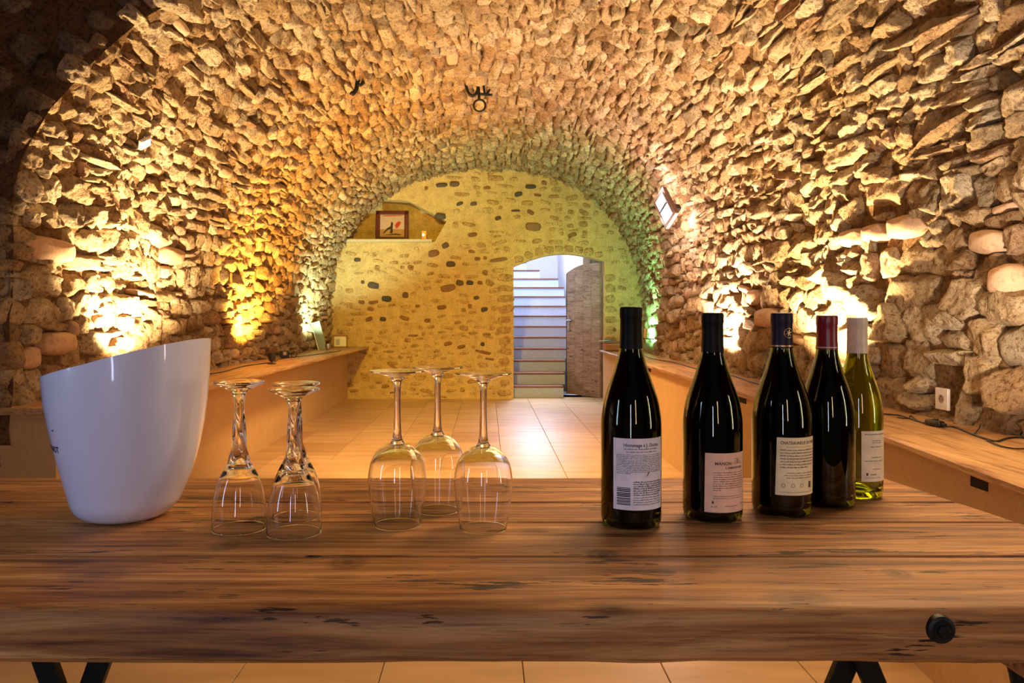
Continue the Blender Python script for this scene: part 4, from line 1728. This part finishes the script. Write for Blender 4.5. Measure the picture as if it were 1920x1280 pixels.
# wall socket
so = empty('wall_socket', (0, 0, 0), 0, 'square white wall socket above the bench on the right', 'socket')
so.matrix_world = vframe(SOCK[0], SOCK[1], 0.045, R(0))
MB().box((0, 0, 0), (0.078, 0.082, 0.012), bev=0.003).build('cover_plate', M_PLASTIC, so)
MB().lathe([(0.021, 0.0062), (0.0185, 0.0072), (0.0175, 0.0064), (0.0165, 0.0061)], 28).build('socket_rim', M_PLASTIC, so, smooth=True)
MB().lathe([(0.0, 0.0063), (0.0165, 0.0063)], 28).build('socket_recess', plain('socket_shade', (0.35, 0.25, 0.2), 0.6), so)
m = MB()
m.lathe([(0, 0.0085), (0.0022, 0.0085), (0.0024, 0.006)], 12, M=Matrix.Translation((0, 0.009, 0)))
m.lathe([(0, 0.0067), (0.0026, 0.0067), (0.0026, 0.006)], 12, M=Matrix.Translation((-0.0095, -0.001, 0)))
m.lathe([(0, 0.0067), (0.0026, 0.0067), (0.0026, 0.006)], 12, M=Matrix.Translation((0.0095, -0.001, 0)))
m.build('contacts', M_BLACK, so)


def bz(px, py, dz=0.004):
    d = (CAMZ - BZ) * 1400 / (py - 595)
    return ((px - 913) * d / 1400, d, BZ + dz)


# cable with inline switch on the right bench
cb = MB()
pts = spline([bz(1600, 762), bz(1640, 775), bz(1685, 780), bz(1700, 784), bz(1737, 796)], 6)
cb.tube(pts, 0.003, seg=6)
pts = spline([bz(1765, 801), bz(1792, 803), bz(1822, 815), bz(1850, 825), bz(1870, 829), bz(1892, 823), bz(1925, 824), bz(1990, 850)], 6)
cb.tube(pts, 0.003, seg=6)
cb2 = MB()
cb2.tube(spline([bz(1683, 784), bz(1700, 786), bz(1708, 781), bz(1715, 786), bz(1726, 793)], 6), 0.0022, seg=6)
cb3 = MB()
cb3.tube(spline([bz(1826, 817), bz(1836, 809, 0.012), bz(1838, 806, 0.02)], 4), 0.002, seg=6)
cb4 = MB()
cb4.tube(spline([bz(1850, 827), bz(1875, 838), bz(1900, 843), bz(1935, 846), bz(2000, 870)], 6), 0.0025, seg=6)
root = empty('lamp_cable', bz(1750, 800, 0.0), 0, 'thin black cable with inline switch trailing along the bench on the right', 'cable')
inv = Matrix.Translation(-Vector(bz(1750, 800, 0.0)))
for mb, nm in ((cb, 'cord'), (cb2, 'loose_wire'), (cb3, 'loose_wire'), (cb4, 'loose_wire')):
    bmesh.ops.transform(mb.bm, matrix=inv, verts=mb.bm.verts)
    mb.build(nm, M_BLACK, root, smooth=True)
p0, p1 = Vector(bz(1737, 796, 0.012)), Vector(bz(1768, 802, 0.012))
dv = p1 - p0
Ms = Matrix.Translation((p0 + p1) / 2 - Vector(bz(1750, 800, 0.0))) @ dv.to_track_quat('X', 'Z').to_matrix().to_4x4()
m = MB()
m.box((0, 0, 0), (0.072, 0.030, 0.022), M=Ms, bev=0.008, seg=3)
m.box((0.004, 0, 0.012), (0.02, 0.012, 0.006), M=Ms, bev=0.002)
m.box((0.043, 0, 0), (0.02, 0.012, 0.010), M=Ms, bev=0.003)
m.build('switch', M_BLACK, root, smooth=True, angle=50)

# cable along the left bench and far right bench
cl = MB()
cl.tube(spline([(-1.9, 4.3, BZ + .004), (-1.95, 4.8, BZ + .004), (-1.88, 5.3, BZ + .004), (-1.93, 5.9, BZ + .004), (-1.86, 6.5, BZ + .004), (-1.93, 7.0, BZ + .004), (-1.82, 7.6, BZ + .004), (-1.76, 8.0, BZ + .004), (-1.70, 8.6, BZ + .004), (-1.76, 9.0, BZ + .004)], 6), 0.004, seg=6)
tag(cl.build('lamp_cable', M_BLACK, None, smooth=True), 'thin black cable running along the bench on the left', 'cable')
cl = MB()
cl.tube(spline([(1.62, 3.9, BZ + .004), (1.58, 4.4, BZ + .004), (1.63, 5.0, BZ + .004), (1.58, 5.6, BZ + .004), (1.60, 6.4, BZ + .004), (1.55, 7.0, BZ + .004), (1.60, 7.6, BZ + .004)], 6), 0.004, seg=6)
tag(cl.build('lamp_cable', M_BLACK, None, smooth=True), 'thin dark cable on the far part of the bench behind the bottles', 'cable')

# black transformer with coiled lead
x, y, z = bz(534, 671, 0)
tr = empty('lamp_transformer', (x, y, BZ), 0.3, 'small black box with coiled lead on the bench left of the leaning panel', 'transformer')
MB().box((0.0, 0, 0.035), (0.085, 0.06, 0.07), bev=0.008).build('case', M_BLACK, tr)
m = MB()
for k in range(3):
    m.tube([(0.085 + 0.028 * math.cos(a), 0.01 * k - 0.02, 0.034 + 0.028 * math.sin(a)) for a in np.linspace(0, 2 * PI, 17)[:-1]], 0.004, seg=6, loop=True)
m.build('coiled_lead', M_BLACK, tr, smooth=True)
MB().box((0.0, -0.031, 0.045), (0.03, 0.002, 0.03)).build('rating_sticker', M_GOLD, tr)

# leaning panel (picture frame seen from behind)
x, y, z = bz(606, 656, 0)
pn = empty('leaning_panel', (x, y, BZ), 0, 'tall thin grey-green panel leaning on the bench beside the bright uplighter', 'panel')
th_ = R(-15)
Mp = Matrix.Rotation(R(-58), 4, 'Z') @ Matrix.Rotation(R(-14), 4, 'X')
Mp = Matrix.Rotation(R(12), 4, 'Z') @ Matrix.Rotation(th_, 4, 'Y')
MB().box((0, 0, 0.175), (0.095, 0.012, 0.35), M=Mp, bev=0.002, seg=1).build('panel_face', plain('green_grey_panel', (0.18, 0.22, 0.16), 0.5), pn)
MB().box((-0.052, 0, 0.175), (0.012, 0.022, 0.355), M=Mp, bev=0.002, seg=1).build('frame_edge', M_PLASTIC, pn)

# small framed photograph
x, y, z = bz(638, 652, 0)
fp = empty('photo_frame', (x, y, BZ), 0.25, 'small brown framed photograph standing at the far end of the left bench', 'picture')
Mp = Matrix.Rotation(R(-12), 4, 'X')
m = MB()
for (cx, cz, dx, dz) in ((-0.085, 0.085, 0.02, 0.17), (0.085, 0.085, 0.02, 0.17), (0, 0.16, 0.19, 0.02), (0, 0.01, 0.19, 0.02)):
    m.box((cx, 0, cz), (dx, 0.018, dz), M=Mp, bev=0.002, seg=1)
m.build('frame', plain('brown_frame', (0.26, 0.12, 0.05), 0.5), fp)
MB().box((0, 0.004, 0.085), (0.155, 0.004, 0.135), M=Mp).build('print', plain('pale_print', (0.62, 0.66, 0.72), 0.4), fp)
MB().box((-0.03, 0.001, 0.075), (0.05, 0.002, 0.08), M=Mp).build('figure', plain('grey_print', (0.34, 0.36, 0.42), 0.5), fp)

# wooden box at the far end of the right bench
wb = empty('wooden_box', (1.53, 8.80, BZ), 0, 'shallow orange wooden box at the far end of the right bench', 'box')
wm = wood_mat('orange_wood', (0.36, 0.13, 0.03), (0.50, 0.20, 0.05), (0.58, 0.27, 0.08), cracks=False, knots=False)
MB().box((0, 0, 0.0475), (0.30, 0.20, 0.085), bev=0.004).build('box_body', wm, wb)
MB().box((0, 0, 0.099), (0.32, 0.22, 0.016), bev=0.004).build('lid', M_TREAD, wb)
gc = MB()
gc.tube(spline([(1.30, 8.72, BZ + 0.10), (1.34, 8.70, BZ + 0.118), (1.40, 8.70, BZ + 0.121), (1.47, 8.72, BZ + 0.125)], 4), 0.012, seg=8)
tag(gc.build('torch', M_GREY, None, smooth=True), 'grey torch lying across the lid of the wooden box, end sticking out', 'torch')

# small candle stub in the stones above the green uplighter
x, d_ = (1221 - 913) * 7.6 / 1400, 7.6
cd = empty('candle', (x - 0.06, d_, CAMZ - (634 - 595) * d_ / 1400 - 0.0), 0, 'short yellow candle on a dark bracket by the green uplighter', 'candle')
MB().lathe([(0, 0.10), (0.012, 0.10), (0.014, 0.095), (0.014, 0.0), (0, 0.0)], 16).build('wax', plain('yellow_wax', (0.72, 0.45, 0.12), 0.4), cd, smooth=True, angle=40)
m = MB()
m.lathe([(0, 0.0), (0.026, 0.0), (0.026, -0.008), (0, -0.008)], 16)
m.tube([(0, 0, -0.004), (0.12, 0.02, -0.01), (0.24, 0.03, -0.01)], 0.006, seg=6)
m.build('bracket', M_BLACK, cd)

# ------------------------------------------------------------------ niche: framed picture and candle box
xn, zn = at10(734, 443)
YN = YE + 0.06
pf = empty('framed_picture', (xn, YN, NZ0 - 0.028), 0, 'dark red framed picture of a black figure and red shape standing in the wall niche', 'picture')
Wd, Ht = 0.44, 0.40
Mp = Matrix.Rotation(R(-4), 4, 'X')
m = MB()
fw = 0.055
for (cx, cz, dx, dz) in ((-(Wd - fw) / 2, Ht / 2, fw, Ht), ((Wd - fw) / 2, Ht / 2, fw, Ht), (0, Ht - fw / 2, Wd, fw), (0, fw / 2, Wd, fw * 0.6)):
    m.box((cx, 0, cz), (dx, 0.035, dz), M=Mp, bev=0.006)
m.build('frame', plain('dark_red_frame', (0.085, 0.008, 0.018), 0.35), pf)
MB().box((0, 0.008, Ht / 2), (Wd - fw, 0.008, Ht - fw), M=Mp).build('print', plain('pinkish_print', (0.52, 0.36, 0.28), 0.5), pf)
zy = 0.0035


def blob(pts, nm, mat, dy=0.0):
    V = [(a, zy - 0.003 - dy, b) for a, b in pts]
    n = len(V)
    V += [(a, zy + 0.001, b) for a, b in pts]
    F = [tuple(range(n)), tuple(range(2 * n - 1, n - 1, -1))] + [(i, (i + 1) % n, (i + 1) % n + n, i + n) for i in range(n)]
    b = MB().raw(V, F, M=Mp)
    bmesh.ops.recalc_face_normals(b.bm, faces=b.bm.faces)
    return b.build(nm, mat, pf)


MR = plain('red_print', (0.45, 0.02, 0.02), 0.5)
blob([(-0.03, 0.10), (0.0, 0.085), (0.01, 0.13), (0.005, 0.17), (0.012, 0.22), (0.0, 0.25), (-0.015, 0.24), (-0.02, 0.19), (-0.07, 0.16), (-0.11, 0.11), (-0.13, 0.09), (-0.105, 0.095), (-0.06, 0.14), (-0.02, 0.15)], 'black_figure', M_BLACK)
blob([(0.04, 0.13), (0.05, 0.17), (0.035, 0.20), (0.06, 0.24), (0.10, 0.255), (0.12, 0.24), (0.10, 0.20), (0.08, 0.17), (0.055, 0.16)], 'red_shape', MR)
blob([(-0.14, 0.065), (0.05, 0.09), (0.13, 0.075), (0.10, 0.065), (0.05, 0.07)], 'ground_line', M_BLACK)
blob([(-0.13, 0.325), (0.13, 0.330), (0.13, 0.338), (-0.13, 0.335)], 'red_line', MR)
xc_, zc_ = at10(795, 447)
cbx = empty('candle_holder', (xc_, YE + 0.04, NZ0 - 0.028), 0, 'small golden candle holder at the right end of the wall niche', 'candle holder')
MB().box((0, 0, 0.06), (0.07, 0.05, 0.12), bev=0.006).build('holder_body', plain('gold_glass', (0.75, 0.42, 0.08), 0.3), cbx)
MB().lathe([(0, 0.02), (0.012, 0.016), (0.02, 0.0), (0.012, -0.016), (0, -0.02)], 12, M=Matrix.Translation((-0.01, -0.03, 0.065))).build('ornament', emit_mat('candle_glow', (1, 0.9, 0.6), 1.5), cbx, smooth=True)

# ------------------------------------------------------------------ iron hooks in the crown
def hook(px, py, s, y, label, full=True):
    p, n = on_vault(s, y, 0.0)
    p = p + Vector((0, -0.05, -0.075))
    root = empty('iron_hook', p, 0, label, 'hook')
    k = y / 1400

    def w(a, b, dz=0.0):
        return ((a - px) * k, 0.0, -(b - py) * k + dz)
    m = MB()
    if full:
        m.tube(spline([w(872, 140), w(874, 150), w(878, 165), w(884, 173), w(891, 173), w(896, 164), w(897, 148), w(896, 140)], 5), 0.013, seg=6)
        m.tube(spline([w(897, 145), w(898, 160), w(899, 172), w(899, 182)], 4), 0.014, seg=6)
        m.tube(spline([w(907, 148), w(908, 158), w(910, 170), w(914, 170), w(919, 162)], 5), 0.011, seg=6)
        m.tube(spline([w(900, 171), w(906, 171), w(912, 172), w(924, 172)], 4), 0.010, seg=6)
        m.tube([w(873, 141), w(873, 120)], 0.016, seg=6)
        m.tube([w(897, 141), w(897, 118)], 0.016, seg=6)
        m.tube([w(907, 150), w(907, 122)], 0.012, seg=6)
        m.build('hook_bar', M_IRON, root, smooth=True)
        c = w(900, 192)
        MB().tube([(c[0] + 0.050 * math.cos(a), 0.0, c[2] + 0.050 * math.sin(a)) for a in np.linspace(0, 2 * PI, 25)[:-1]], 0.0085, seg=8, loop=True).build('ring', M_IRON, root, smooth=True)
    else:
        m.tube(spline([w(664, 166), w(668, 168), w(674, 160), w(676, 150), w(678, 140), w(678, 128)], 5), 0.016, seg=6)
        m.tube(spline([w(676, 150), w(682, 152), w(688, 146)], 4), 0.013, seg=6)
        m.build('hook_bar', M_IRON, root, smooth=True)


hook(893, 160, HOOK[0], HOOK[1] - 0.1, 'black wrought-iron hook with a hanging ring at the crown of the vault')
hook(676, 150, HOOK2[0], HOOK2[1] - 0.1, 'small black iron hook left of the ringed hook', False)
